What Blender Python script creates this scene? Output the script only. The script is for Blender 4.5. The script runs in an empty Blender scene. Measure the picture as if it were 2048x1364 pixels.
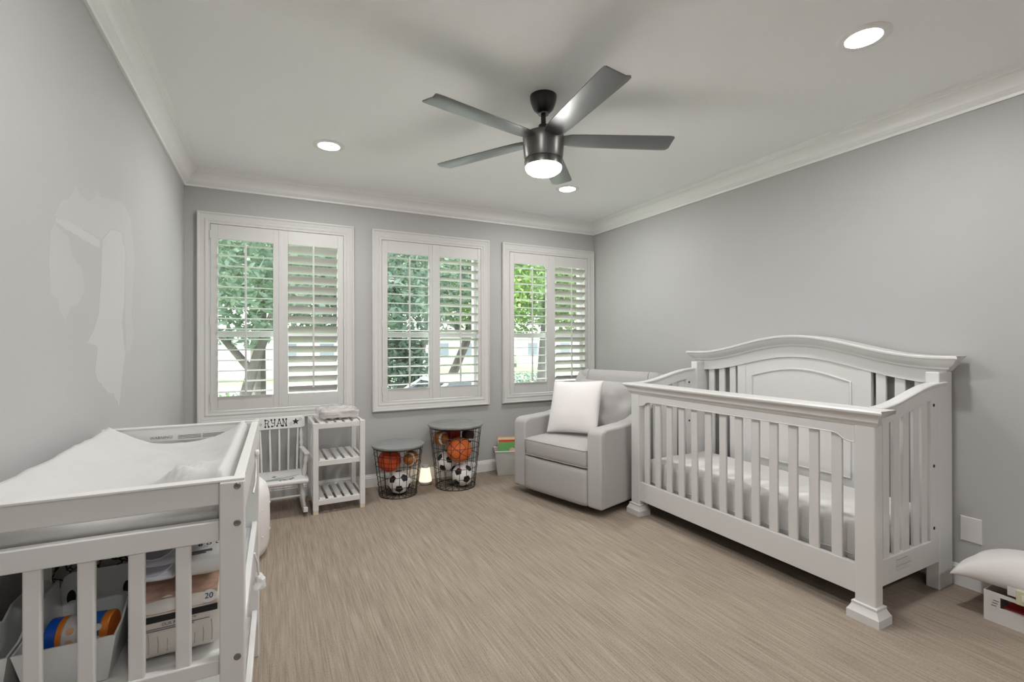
import bpy, bmesh, math, random
from mathutils import Vector, Matrix, noise as mnoise

R = math.radians
PI = math.pi
scene = bpy.context.scene
C = scene.collection

# ------------------------------------------------------------------ camera
YAW, PITCH, ROLL, FPX, CAMZ = 0.4717650, 0.0020051, -0.0020262, 949.0578, 1.20
def cam_axes():
    cy, sy, cp, sp = math.cos(YAW), math.sin(YAW), math.cos(PITCH), math.sin(PITCH)
    f = Vector((sy*cp, cy*cp, sp)); r = Vector((cy, -sy, 0)); u = r.cross(f)
    cr, sr = math.cos(ROLL), math.sin(ROLL)
    return cr*r + sr*u, -sr*r + cr*u, f
AR, AU, AF = cam_axes()
cam_data = bpy.data.cameras.new('camera')
cam_data.sensor_width = 36.0
cam_data.lens = FPX/2048*36.0
cam_data.clip_start = 0.02
cam_data.clip_end = 500
cam = bpy.data.objects.new('camera', cam_data)
C.objects.link(cam)
M = Matrix((AR, AU, -AF)).transposed().to_4x4()
M.translation = (0, 0, CAMZ)
cam.matrix_world = M
scene.camera = cam

def px(u, v, axis, val):
    """photo pixel -> world point where its ray meets the plane axis=val (a wall, the floor, ...)"""
    d = AR*((u-1024)/FPX) + AU*(-(v-682)/FPX) + AF
    o = Vector((0, 0, CAMZ))
    return o + d*((val-o[axis])/d[axis])

# ------------------------------------------------------------------ world, sun, exposure
world = bpy.data.worlds.new('world'); scene.world = world
world.use_nodes = True
wn = world.node_tree.nodes; wl = world.node_tree.links
bg = wn['Background']
sky = wn.new('ShaderNodeTexSky'); sky.sky_type = 'HOSEK_WILKIE'
sky.sun_direction = Vector((-0.70, -0.12, 0.70)).normalized(); sky.turbidity = 5.0; sky.ground_albedo = 0.4
mixw = wn.new('ShaderNodeMixRGB'); mixw.inputs[0].default_value = 0.75
mixw.inputs[2].default_value = (0.92, 0.96, 1.0, 1)
wl.new(sky.outputs[0], mixw.inputs[1]); wl.new(mixw.outputs[0], bg.inputs[0])
bg.inputs[1].default_value = 5.0
sun_data = bpy.data.lights.new('sun', 'SUN'); sun_data.energy = 11.0; sun_data.angle = R(1.5); sun_data.color = (1, .96, .88)
sun = bpy.data.objects.new('sun', sun_data); C.objects.link(sun)
sun.rotation_euler = Vector((0.70, 0.12, -0.70)).to_track_quat('-Z', 'Y').to_euler()
sun.location = (-6, -8, 14)
scene.view_settings.view_transform = 'Standard'
scene.view_settings.look = 'None'
scene.view_settings.gamma = 1.0
scene.view_settings.use_curve_mapping = False
scene.view_settings.exposure = 0.80
scene.cycles.use_denoising = True
scene.cycles.max_bounces = 10
scene.cycles.diffuse_bounces = 6
scene.cycles.sample_clamp_indirect = 6.0

DOWNLIGHT = 205.0      # lens radiance
FANLIGHT = 78.0

# ------------------------------------------------------------------ materials
MATS = {}
def mat(name, col, rough=0.6, metal=0.0, noise=None, bump=None, emit=None, spec=0.5, trans=0.0, alpha=None):
    """noise=(scale, amount) mottles the colour; bump=(scale, strength)"""
    if name in MATS: return MATS[name]
    m = bpy.data.materials.new(name); m.use_nodes = True
    nt = m.node_tree; b = nt.nodes['Principled BSDF']
    b.inputs['Base Color'].default_value = (*col, 1)
    b.inputs['Roughness'].default_value = rough
    b.inputs['Metallic'].default_value = metal
    b.inputs['Specular IOR Level'].default_value = spec
    if trans: b.inputs['Transmission Weight'].default_value = trans
    if alpha is not None: b.inputs['Alpha'].default_value = alpha
    if emit:
        b.inputs['Emission Color'].default_value = (*emit[0], 1); b.inputs['Emission Strength'].default_value = emit[1]
    tc = None
    if noise or bump:
        tc = nt.nodes.new('ShaderNodeTexCoord')
    if noise:
        n = nt.nodes.new('ShaderNodeTexNoise'); n.inputs['Scale'].default_value = noise[0]; n.inputs['Detail'].default_value = 4
        nt.links.new(tc.outputs['Object'], n.inputs['Vector'])
        rmp = nt.nodes.new('ShaderNodeValToRGB'); a = noise[1]
        rmp.color_ramp.elements[0].position = .3; rmp.color_ramp.elements[1].position = .7
        rmp.color_ramp.elements[0].color = (*[max(0, c*(1-a)) for c in col], 1)
        rmp.color_ramp.elements[1].color = (*[min(1, c*(1+a)) for c in col], 1)
        nt.links.new(n.outputs['Fac'], rmp.inputs[0]); nt.links.new(rmp.outputs[0], b.inputs['Base Color'])
    if bump:
        n2 = nt.nodes.new('ShaderNodeTexNoise'); n2.inputs['Scale'].default_value = bump[0]; n2.inputs['Detail'].default_value = 3
        nt.links.new(tc.outputs['Object'], n2.inputs['Vector'])
        bp = nt.nodes.new('ShaderNodeBump'); bp.inputs['Strength'].default_value = bump[1]; bp.inputs['Distance'].default_value = .01
        nt.links.new(n2.outputs['Fac'], bp.inputs['Height']); nt.links.new(bp.outputs[0], b.inputs['Normal'])
    MATS[name] = m
    return m

WALL = mat('wall_paint', (.455, .452, .447), .7, bump=(180, .03), noise=(1.5, .015))
CEIL = mat('ceiling_paint', (.925, .935, .94), .8, bump=(120, .03))
TRIM = mat('trim_paint', (.87, .868, .86), .35)
SHUT = mat('shutter_paint', (.63, .617, .60), .38)
LOUV = mat('louver_paint', (.60, .58, .55), .35)
WHITE = mat('white_paint', (.72, .71, .70), .32)
CRIBW = mat('crib_paint', (.685, .678, .668), .3)
PATCH1 = mat('primer_thin', (.495, .492, .487), .75)
PATCH2 = mat('primer_thick', (.535, .532, .527), .8)
SHEET = mat('sheet_cotton', (.69, .678, .665), .9, bump=(30, .08))
PILLOW = mat('pillow_cotton', (.76, .728, .718), .9, bump=(14, .12))
GREYF = mat('grey_linen', (.42, .405, .395), .92, noise=(260, .07), bump=(420, .12))
DGREY = mat('pad_cover', (.56, .556, .545), .9, bump=(22, .15))
BLACKM = mat('fan_black', (.012, .012, .013), .28)
BLADE = mat('fan_blade', (.045, .047, .05), .36, spec=.8)
_b = BLADE.node_tree.nodes['Principled BSDF']; _b.inputs['Coat Weight'].default_value = .8; _b.inputs['Coat Roughness'].default_value = .45; _b.inputs['Coat IOR'].default_value = 1.8
BLACK = mat('black_plastic', (.01, .01, .01), .5)
STEEL = mat('bolt_steel', (.30, .29, .28), .3, metal=1)
HOLE = mat('bolt_hole', (.006, .006, .006), .6)
NICK = mat('fan_graphite', (.16, .155, .15), .33, metal=.8)
LAMPW = mat('lens_light', (1, .97, .93), .4, emit=((1, .99, .975), DOWNLIGHT))
FANW = mat('fan_lens', (1, .98, .95), .4, emit=((1, .98, .95), FANLIGHT))
SASH = mat('sash_vinyl', (.78, .78, .78), .4)
LIDG = mat('grey_lid', (.24, .245, .24), .5, noise=(14, .12))
WIRE = mat('black_wire', (.012, .01, .01), .4)
INK = mat('print_black', (.008, .008, .008), .6)
INKG = mat('print_grey', (.16, .16, .165), .6)
TEALI = mat('print_sage', (.30, .36, .34), .6)
PLASTW = mat('bin_plastic', (.74, .75, .745), .3)
WOODL = mat('bare_wood', (.70, .58, .45), .55, noise=(40, .1))

def carpet():
    m = bpy.data.materials.new('carpet'); m.use_nodes = True; nt = m.node_tree; b = nt.nodes['Principled BSDF']
    tc = nt.nodes.new('ShaderNodeTexCoord')
    def streak(sx, sy, det):
        mp = nt.nodes.new('ShaderNodeMapping'); mp.inputs['Scale'].default_value = (sx, sy, 1)
        n = nt.nodes.new('ShaderNodeTexNoise'); n.inputs['Scale'].default_value = 1; n.inputs['Detail'].default_value = det
        nt.links.new(tc.outputs['Object'], mp.inputs[0]); nt.links.new(mp.outputs[0], n.inputs['Vector'])
        return n
    a = streak(150, 4.5, 3); c = streak(48, 2.2, 2); f = streak(260, 110, 2); g = streak(2.0, 1.3, 2)
    def math_(op, x, y):
        q = nt.nodes.new('ShaderNodeMath'); q.operation = op
        for i, s in enumerate((x, y)):
            if isinstance(s, (int, float)): q.inputs[i].default_value = s
            else: nt.links.new(s, q.inputs[i])
        return q.outputs[0]
    v = math_('ADD', math_('MULTIPLY', a.outputs['Fac'], .44), math_('MULTIPLY', c.outputs['Fac'], .20))
    v = math_('ADD', v, math_('MULTIPLY', f.outputs['Fac'], .26))
    v = math_('ADD', v, math_('MULTIPLY', g.outputs['Fac'], .10))
    rp = nt.nodes.new('ShaderNodeValToRGB')
    e = rp.color_ramp.elements
    e[0].position = .36; e[0].color = (.212, .167, .132, 1)
    e[1].position = .62; e[1].color = (.378, .316, .26, 1)
    k = e.new(.49); k.color = (.295, .242, .195, 1)
    nt.links.new(v, rp.inputs[0]); nt.links.new(rp.outputs[0], b.inputs['Base Color'])
    b.inputs['Roughness'].default_value = .95; b.inputs['Specular IOR Level'].default_value = .15
    bp = nt.nodes.new('ShaderNodeBump'); bp.inputs['Strength'].default_value = .35; bp.inputs['Distance'].default_value = .006
    nt.links.new(v, bp.inputs['Height']); nt.links.new(bp.outputs[0], b.inputs['Normal'])
    return m
CARPET = carpet()

def glass():
    m = bpy.data.materials.new('window_glass'); m.use_nodes = True; nt = m.node_tree
    out = nt.nodes['Material Output']; nt.nodes.remove(nt.nodes['Principled BSDF'])
    t = nt.nodes.new('ShaderNodeBsdfTransparent'); t.inputs[0].default_value = (.96, .975, .97, 1)
    g = nt.nodes.new('ShaderNodeBsdfGlossy'); g.inputs['Roughness'].default_value = .03
    mx = nt.nodes.new('ShaderNodeMixShader'); mx.inputs[0].default_value = .06
    nt.links.new(t.outputs[0], mx.inputs[1]); nt.links.new(g.outputs[0], mx.inputs[2]); nt.links.new(mx.outputs[0], out.inputs[0])
    return m
GLASS = glass()

def film(name, tint, fac, rough=.08):
    m = bpy.data.materials.new(name); m.use_nodes = True; nt = m.node_tree
    out = nt.nodes['Material Output']; b = nt.nodes['Principled BSDF']
    b.inputs['Base Color'].default_value = (*tint, 1); b.inputs['Roughness'].default_value = rough
    t = nt.nodes.new('ShaderNodeBsdfTransparent')
    mx = nt.nodes.new('ShaderNodeMixShader'); mx.inputs[0].default_value = fac
    nt.links.new(t.outputs[0], mx.inputs[1]); nt.links.new(b.outputs[0], mx.inputs[2]); nt.links.new(mx.outputs[0], out.inputs[0])
    return m

def leafmat(name, c1, c2):
    m = bpy.data.materials.new(name); m.use_nodes = True; nt = m.node_tree
    out = nt.nodes['Material Output']; b = nt.nodes['Principled BSDF']
    tc = nt.nodes.new('ShaderNodeTexCoord'); n = nt.nodes.new('ShaderNodeTexNoise'); n.inputs['Scale'].default_value = 1.1
    n.inputs['Detail'].default_value = 5
    nt.links.new(tc.outputs['Object'], n.inputs['Vector'])
    rp = nt.nodes.new('ShaderNodeValToRGB'); rp.color_ramp.elements[0].position = .38; rp.color_ramp.elements[1].position = .62
    rp.color_ramp.elements[0].color = (*c1, 1); rp.color_ramp.elements[1].color = (*c2, 1)
    nt.links.new(n.outputs['Fac'], rp.inputs[0]); nt.links.new(rp.outputs[0], b.inputs['Base Color'])
    b.inputs['Roughness'].default_value = .5
    tr = nt.nodes.new('ShaderNodeBsdfTranslucent'); nt.links.new(rp.outputs[0], tr.inputs[0])
    mx = nt.nodes.new('ShaderNodeMixShader'); mx.inputs[0].default_value = .45
    nt.links.new(b.outputs[0], mx.inputs[1]); nt.links.new(tr.outputs[0], mx.inputs[2]); nt.links.new(mx.outputs[0], out.inputs[0])
    return m

# ------------------------------------------------------------------ mesh helpers
def B(): return bmesh.new()

def box(bm, x0, x1, y0, y1, z0, z1):
    v = [bm.verts.new(p) for p in ((x0,y0,z0),(x1,y0,z0),(x1,y1,z0),(x0,y1,z0),(x0,y0,z1),(x1,y0,z1),(x1,y1,z1),(x0,y1,z1))]
    for f in ((3,2,1,0),(4,5,6,7),(0,1,5,4),(1,2,6,5),(2,3,7,6),(3,0,4,7)): bm.faces.new([v[i] for i in f])
    return bm

def loft(bm, rings, caps=True, closed=False):
    """rings: lists of points (same length), each ring closed"""
    rv = [[bm.verts.new(p) for p in r] for r in rings]
    n = len(rv[0]); m = len(rv)
    for i in range(m if closed else m-1):
        a, b = rv[i], rv[(i+1) % m]
        for j in range(n):
            k = (j+1) % n
            bm.faces.new((a[j], a[k], b[k], b[j]))
    if caps and not closed:
        bm.faces.new(list(reversed(rv[0]))); bm.faces.new(rv[-1])
    return bm

def prism(bm, poly, axis, a, b):
    """poly: 2-D points in the two other axes (cyclic order x->y->z); extruded along axis from a to b"""
    def P(p, t):
        if axis == 0: return (t, p[0], p[1])
        if axis == 1: return (p[0], t, p[1])
        return (p[0], p[1], t)
    return loft(bm, [[P(p, a) for p in poly], [P(p, b) for p in poly]])

def tube(bm, pts, r, seg=8, caps=True, closed=False):
    pts = [Vector(p) for p in pts]; n = len(pts); rings = []
    rr = r if isinstance(r, (list, tuple)) else [r]*n
    prev = None
    for i, p in enumerate(pts):
        if closed: t = pts[(i+1) % n]-pts[i-1]
        else: t = pts[min(i+1, n-1)]-pts[max(i-1, 0)]
        t = t.normalized() if t.length > 1e-9 else Vector((0,0,1))
        if prev is None:
            s = t.cross(Vector((0,0,1)))
            if s.length < 1e-3: s = t.cross(Vector((1,0,0)))
        else: s = prev-t*prev.dot(t)
        s.normalize(); prev = s; w = t.cross(s)
        rings.append([p+(s*math.cos(2*PI*k/seg)+w*math.sin(2*PI*k/seg))*rr[i] for k in range(seg)])
    return loft(bm, rings, caps, closed)

def lathe(bm, prof, seg=32, cx=0, cy=0, cz=0, caps=True):
    """prof: (radius, z) from bottom to top"""
    rings = [[(cx+max(r,1e-4)*math.cos(2*PI*k/seg), cy+max(r,1e-4)*math.sin(2*PI*k/seg), cz+z) for k in range(seg)] for r, z in prof]
    return loft(bm, rings, caps)

def softbox(size, r, n=(8,8,6), bulge=(0,0,0), wr=0, wscale=6, seed=0):
    """rounded, slightly bulging upholstered block centred on the origin"""
    bm = B(); sx, sy, sz = (s/2 for s in size); N = n
    idx = {}
    def vert(i, j, k):
        key = (i, j, k)
        if key in idx: return idx[key]
        p = Vector(((2*i/N[0]-1)*sx, (2*j/N[1]-1)*sy, (2*k/N[2]-1)*sz))
        q = Vector((max(-(sx-r), min(sx-r, p.x)), max(-(sy-r), min(sy-r, p.y)), max(-(sz-r), min(sz-r, p.z))))
        d = p-q
        if d.length > 1e-9: p = q+d.normalized()*min(r, max(abs(d.x), abs(d.y), abs(d.z)))
        a, b, c = p.x/sx, p.y/sy, p.z/sz
        p.x += bulge[0]*a*(1-b*b)*(1-c*c); p.y += bulge[1]*b*(1-a*a)*(1-c*c); p.z += bulge[2]*c*(1-a*a)*(1-b*b)
        if wr:
            w = mnoise.noise(Vector((p.x*wscale+seed, p.y*wscale-seed, p.z*wscale)))
            p += Vector((a, b, c)).normalized()*wr*w
        idx[key] = bm.verts.new(p); return idx[key]
    rng = range
    for i in rng(N[0]):
        for j in rng(N[1]):
            bm.faces.new((vert(i,j,0), vert(i,j+1,0), vert(i+1,j+1,0), vert(i+1,j,0)))
            bm.faces.new((vert(i,j,N[2]), vert(i+1,j,N[2]), vert(i+1,j+1,N[2]), vert(i,j+1,N[2])))
    for i in rng(N[0]):
        for k in rng(N[2]):
            bm.faces.new((vert(i,0,k), vert(i+1,0,k), vert(i+1,0,k+1), vert(i,0,k+1)))
            bm.faces.new((vert(i,N[1],k), vert(i,N[1],k+1), vert(i+1,N[1],k+1), vert(i+1,N[1],k)))
    for j in rng(N[1]):
        for k in rng(N[2]):
            bm.faces.new((vert(0,j,k), vert(0,j,k+1), vert(0,j+1,k+1), vert(0,j+1,k)))
            bm.faces.new((vert(N[0],j,k), vert(N[0],j+1,k), vert(N[0],j+1,k+1), vert(N[0],j,k+1)))
    return bm

def pillow_bm(w, h, t, n=18, wr=.008, seed=0, pinch=.07, p=.42):
    bm = B(); top = {}; bot = {}
    for i in range(n+1):
        for j in range(n+1):
            u, v = 2*i/n-1, 2*j/n-1
            u = math.sin(u*PI/2); v = math.sin(v*PI/2)
            f = max(0, (1-u*u)*(1-v*v))**p
            x = w/2*u*(1-pinch*(1-v*v)*abs(u)); y = h/2*v*(1-pinch*(1-u*u)*abs(v))
            nz = mnoise.noise(Vector((x*9+seed, y*9, seed)))*wr+mnoise.noise(Vector((x*22+seed, y*22, 3)))*wr*.4
            edge = i in (0, n) or j in (0, n)
            a = bm.verts.new((x, y, 0 if edge else t/2*f+nz*min(1, f*2)))
            top[i, j] = a
            bot[i, j] = a if edge else bm.verts.new((x, y, -t/2*f+nz*.5))
    for i in range(n):
        for j in range(n):
            bm.faces.new((top[i,j], top[i+1,j], top[i+1,j+1], top[i,j+1]))
            q = (bot[i,j], bot[i,j+1], bot[i+1,j+1], bot[i+1,j])
            try: bm.faces.new(q)
            except ValueError: pass
    return bm

def sphere(bm, c, r, seg=24, ring=16, sx=1, sy=1, sz=1):
    mtx = Matrix.Translation(Vector(c)) @ Matrix.Diagonal((sx, sy, sz, 1))
    bmesh.ops.create_uvsphere(bm, u_segments=seg, v_segments=ring, radius=r, matrix=mtx)
    return bm

def xf(bm, m):
    bmesh.ops.transform(bm, matrix=m, verts=bm.verts); return bm

def T(x, y, z): return Matrix.Translation((x, y, z))
def RX(a): return Matrix.Rotation(R(a), 4, 'X')
def RY(a): return Matrix.Rotation(R(a), 4, 'Y')
def RZ(a): return Matrix.Rotation(R(a), 4, 'Z')

def root_matrix(o):
    m = Matrix.Identity(4)
    while o is not None:
        m = o.matrix_basis @ m; o = o.parent
    return m

def obj(name, bm, m, parent=None, smooth=False, bevel=0, seg=2, world=False, sub=0, angle=40):
    if world and parent is not None: bm.transform(root_matrix(parent).inverted())
    bmesh.ops.recalc_face_normals(bm, faces=bm.faces)
    me = bpy.data.meshes.new(name); bm.to_mesh(me); bm.free()
    if m is not None:
        for mm in (m if isinstance(m, (list, tuple)) else [m]): me.materials.append(mm)
    if smooth:
        for p in me.polygons: p.use_smooth = True
        me.set_sharp_from_angle(angle=R(angle))
    o = bpy.data.objects.new(name, me); C.objects.link(o)
    if parent: o.parent = parent
    if bevel:
        md = o.modifiers.new('bevel', 'BEVEL'); md.width = bevel; md.segments = seg; md.limit_method = 'ANGLE'; md.angle_limit = R(35)
    if sub:
        md = o.modifiers.new('sub', 'SUBSURF'); md.levels = sub; md.render_levels = sub
    return o

def tag(o, label, cat, group=None):
    o['label'] = label; o['category'] = cat
    if group: o['group'] = group
    return o

def thing(name, label, cat, loc=(0,0,0), rotz=0, group=None):
    o = bpy.data.objects.new(name, None); C.objects.link(o); o.empty_display_size = .1
    o.location = loc; o.rotation_euler = (0, 0, R(rotz))
    return tag(o, label, cat, group)

def struct(o):
    o['kind'] = 'structure'; return o

def inst(src, parent, loc, rot=None, scale=None):
    c = src.copy(); C.objects.link(c); c.parent = parent; c.location = loc
    if rot: c.rotation_euler = rot
    if scale: c.scale = scale
    return c

def copy_tree(o, parent=None):
    c = o.copy(); C.objects.link(c); c.parent = parent
    for ch in list(o.children): copy_tree(ch, c)
    return c

def text_bm(s, size, ext=.0004, align='CENTER'):
    cu = bpy.data.curves.new('lettering', 'FONT'); cu.body = s; cu.size = size; cu.extrude = ext; cu.align_x = align; cu.align_y = 'CENTER'
    o = bpy.data.objects.new('lettering', cu); C.objects.link(o)
    bpy.context.view_layer.update()
    me = bpy.data.meshes.new_from_object(o)
    bm = B(); bm.from_mesh(me)
    bpy.data.objects.remove(o); bpy.data.meshes.remove(me); bpy.data.curves.remove(cu)
    return bm

def join(dst, src):
    me = bpy.data.meshes.new('tmp'); src.to_mesh(me); src.free(); dst.from_mesh(me); bpy.data.meshes.remove(me); return dst

# ------------------------------------------------------------------ room shell
XL, XR, YB, YF, ZC = -.541, 3.0276, 4.0436, -2.05, 2.43
WT = .14
WINX = ((-.464, .612), (.754, 1.8175), (1.953, 3.018))   # casing outer edges
WZ0, WZ1 = .620, 2.141
CAS = .08

struct(obj('floor', box(B(), XL-WT, XR+WT, YF-WT, YB+WT, -.08, 0), CARPET))
struct(obj('ceiling', box(B(), XL-WT, XR+WT, YF-WT, YB+WT, ZC, ZC+.1), CEIL))
wall_left = struct(obj('wall_left', box(B(), XL-WT, XL, YF-WT, YB+WT, 0, ZC), WALL))
struct(obj('wall_right', box(B(), XR, XR+WT, YF-WT, YB+WT, 0, ZC), WALL))
struct(obj('wall_front', box(B(), XL, XR, YF-WT, YF, 0, ZC), WALL))
bm = B(); xs = XL
for x0, x1 in WINX:
    a, b = x0+CAS-.002, x1-CAS+.002
    box(bm, xs, a, YB, YB+WT, 0, ZC)
    box(bm, a, b, YB, YB+WT, 0, WZ0+CAS-.002); box(bm, a, b, YB, YB+WT, WZ1-CAS+.002, ZC)
    xs = b
box(bm, xs, XR, YB, YB+WT, 0, ZC)
struct(obj('wall_back', bm, WALL))

# baseboards: (offset from wall, z)
BBP = [(0, 0), (.014, 0), (.014, .074), (.010, .079), (.010, .088), (.006, .092), (.005, .102), (0, .103)]
def base(name, side):
    bm = B()
    if side == 'back': prism(bm, [(YB-p, z) for p, z in BBP], 0, XL, XR)
    if side == 'left': prism(bm, [(XL+p, z) for p, z in BBP], 1, YF, YB)
    if side == 'right': prism(bm, [(XR-p, z) for p, z in BBP], 1, YF, YB)
    if side == 'front': prism(bm, [(YF+p, z) for p, z in BBP], 0, XL, XR)
    struct(obj(name, bm, TRIM))
for s in ('left', 'right', 'back', 'front'): base('baseboard_'+s, s)
# crown moulding
CRP = [(0, -.117), (.011, -.117), (.013, -.104), (.022, -.098), (.030, -.092), (.033, -.086), (.036, -.084), (.040, -.070), (.050, -.052), (.066, -.036),
       (.074, -.031), (.078, -.030), (.080, -.022), (.088, -.018), (.092, -.012), (.095, -.010), (.096, 0), (0, 0)]
def crown(name, side):
    bm = B()
    if side == 'back': prism(bm, [(YB-p, ZC+z) for p, z in CRP], 0, XL, XR)
    if side == 'left': prism(bm, [(XL+p, ZC+z) for p, z in CRP], 1, YF, YB)
    if side == 'right': prism(bm, [(XR-p, ZC+z) for p, z in CRP], 1, YF, YB)
    if side == 'front': prism(bm, [(YF+p, ZC+z) for p, z in CRP], 0, XL, XR)
    struct(obj(name, bm, TRIM, smooth=True, angle=32))
for i, s in enumerate(('left', 'back', 'right', 'front')): crown('trim_%d' % (i+1), s)

# primer patches brushed on the left wall
def patch(pts, m, proud):
    pts = [px(a/2.435, 300+b/2.435, 0, XL) for a, b in pts]
    pp = []
    for i, p in enumerate(pts):                      # ragged brush edges
        q = pts[(i+1) % len(pts)]
        k = max(2, int((q-p).length/.012))
        for t in range(k):
            w = p.lerp(q, t/k); n = mnoise.noise(Vector((w.y*40, w.z*40, proud*900)))*.007
            pp.append((w.y+n, w.z+n*.8))
    bm = B(); prism(bm, pp, 0, XL-.0005, XL+proud)
    o = obj('paint_patch', bm, m, wall_left)
    return o
patch([(262,318),(300,245),(335,235),(368,175),(392,222),(432,248),(455,240),(475,195),(490,230),(545,238),(600,260),(636,330),(655,520),(640,800),(652,900),(632,985),(612,975),
       (608,740),(612,500),(590,398),(540,382),(495,432),(380,372),(330,352)], PATCH1, .00015)
patch([(245,400),(262,362),(330,420),(352,520),(402,580),(412,690),(378,752),(345,760),(318,832),(296,800),(280,735),(244,700),(236,520)], PATCH1, .00015)
patch([(497,440),(540,388),(588,402),(610,500),(604,735),(592,850),(610,990),(596,1090),(580,1250),(552,1190),(528,1182),(470,1118),(462,1080),(474,962),(425,935),(455,880),(480,800),(490,650)], PATCH2, .0003)
patch([(270,328),(332,348),(386,378),(486,438),(486,478),(420,446),(352,402),(268,356)], PATCH2, .0003)

# ------------------------------------------------------------------ windows with plantation shutters
def ring_frame(bm, x0, x1, z0, z1, prof, yface):
    """prof: (inset, proud) -> concentric rectangles, mitred"""
    rings = [[(x0+i, yface-d, z0+i), (x1-i, yface-d, z0+i), (x1-i, yface-d, z1-i), (x0+i, yface-d, z1-i)] for i, d in prof]
    return loft(bm, rings, caps=False)

louver_mesh = {}
def louver(width, length):
    bm = B(); prof = []
    for k in range(14):                      # flat elliptic blade section
        a = 2*PI*k/14; prof.append((width/2*math.cos(a), .0042*math.sin(a)))
    return prism(bm, prof, 0, -length/2, length/2)

TILT = ((-3, 38), (-2, 13), (-2, 34))     # degrees, left and right panel of each window
for wi, (x0, x1) in enumerate(WINX):
    w = bpy.data.objects.new('window_%d' % (wi+1), None); C.objects.link(w)
    w.location = ((x0+x1)/2, YB, WZ0); struct(w); w.empty_display_size = .1
    bm = B()
    ring_frame(bm, x0, x1, WZ0, WZ1, [(0, -.002), (0, .026), (.004, .030), (.012, .030), (.017, .025), (.024, .024), (.036, .018), (.046, .017),
                                      (.052, .020), (.060, .018), (.066, .014), (.080, .013), (.080, -.03), (.080, -WT)], YB)
    obj('casing', bm, SHUT, w, smooth=True, angle=25, world=True)
    # sash window in the opening
    a, b, zb, zt = x0+CAS, x1-CAS, WZ0+CAS, WZ1-CAS; zm = 1.262
    bm = B(); y = YB+.105
    box(bm, a, a+.035, y-.02, y+.035, zb, zt); box(bm, b-.035, b, y-.02, y+.035, zb, zt)
    box(bm, a+.035, b-.035, y-.02, y+.035, zb, zb+.045); box(bm, a+.035, b-.035, y-.02, y+.035, zt-.04, zt)
    obj('sash_frame', bm, SASH, w, bevel=.003, world=True)
    bm = B(); box(bm, a+.035, b-.035, y-.025, y+.02, zm-.02, zm+.025); obj('meeting_rail', bm, SASH, w, bevel=.003, world=True)
    for z0, z1, yy in ((zb+.045, zm-.02, y-.004), (zm+.025, zt-.04, y+.012)):
        bm = B(); box(bm, a+.035, b-.035, yy-.002, yy+.002, z0, z1); obj('pane', bm, GLASS, w, world=True)
    mid = (x0+x1)/2
    P = ((a+.003, mid-.0015, x0+.128, x0+.487), (mid+.0015, b-.003, x0+.588, x0+.949))
    for k, (pa, pb, oa, ob) in enumerate(P):
        z0, z1, o0, o1 = zb+.005, zt-.004, .806, 1.953
        ya, yb_ = YB-.014, YB+.014
        bm = B()
        box(bm, pa, oa, ya, yb_, z0, z1); box(bm, ob, pb, ya, yb_, z0, z1)
        box(bm, oa, ob, ya, yb_, z0, o0); box(bm, oa, ob, ya, yb_, o1, z1)
        if k == 0: box(bm, pb-.012, pb+.010, ya-.004, ya+.004, z0, z1)       # astragal over the joint
        sh = obj('shutter', bm, SHUT, w, bevel=.0025, world=True)
        n = 15; pitch = (1.915-.838)/14; L = ob-oa-.006
        key = round(L, 3)
        for q in range(n):
            z = .838+pitch*q; loc = Vector(((oa+ob)/2, YB+.001, z))-w.location
            if key not in louver_mesh:
                lv = obj('louver', louver(.086, L), LOUV, sh, smooth=True, angle=60); louver_mesh[key] = lv
                lv.location = loc; lv.rotation_euler = (R(-TILT[wi][k]), 0, 0)
            else: inst(louver_mesh[key], sh, loc, (R(-TILT[wi][k]), 0, 0))
        t = R(TILT[wi][k]); yr = YB+.001-.046*math.cos(t)-.004; dz = .046*math.sin(t)
        bm = B(); xr_ = (oa+ob)/2-.001
        prism(bm, [(xr_-.007, yr-.006), (xr_+.007, yr-.006), (xr_+.007, yr+.006), (xr_-.007, yr+.006)], 2, .822+dz, 1.93+dz)
        obj('tilt_rod', bm, SHUT, sh, bevel=.003, world=True)
        hx = pa-.002 if k == 0 else pb+.002
        for hz in (.80, 1.36, 1.98):
            bm = B(); tube(bm, [(hx, ya-.002, hz-.03), (hx, ya-.002, hz+.03)], .005, 8)
            obj('hinge', bm, SHUT, sh, smooth=True, world=True)

# ------------------------------------------------------------------ the street outside
GZ = -1.0
GRASS = mat('lawn_grass', (.10, .175, .065), .9, noise=(1.2, .3), bump=(30, .5))
ROAD = mat('pale_concrete', (.34, .335, .325), .9, noise=(2, .06))
BARK = mat('bark', (.09, .08, .07), .9, noise=(7, .3), bump=(18, .6))
SIDING = mat('white_siding', (.42, .42, .43), .7)
ROOFM = mat('roof_shingle', (.42, .40, .39), .9, noise=(4, .15))
DARKW = mat('far_window', (.10, .12, .14), .15)
LEAFS = (leafmat('leaf_grey_green', (.10, .16, .115), (.17, .24, .165)), leafmat('leaf_mid_green', (.10, .17, .09), (.17, .26, .12)),
         leafmat('leaf_bright_green', (.13, .23, .065), (.21, .33, .09)))
def gpt(u, d, z=GZ):
    """ground point at horizontal distance d in the direction of photo column u"""
    q = px(u, 760, 2, z); k = d/math.hypot(q.x, q.y)
    return Vector((q.x*k, q.y*k, z))
bm = B(); box(bm, -60, 90, YB+WT+.02, 130, GZ-.3, GZ); struct(obj('lawn', bm, GRASS))
bm = B(); box(bm, -55, 85, 19.5, 27, GZ-.05, GZ+.03); struct(obj('street', bm, ROAD))
bm = B(); box(bm, 4.2, 9.5, 7.5, 19.5, GZ-.05, GZ+.025); struct(obj('driveway', bm, ROAD))

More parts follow.
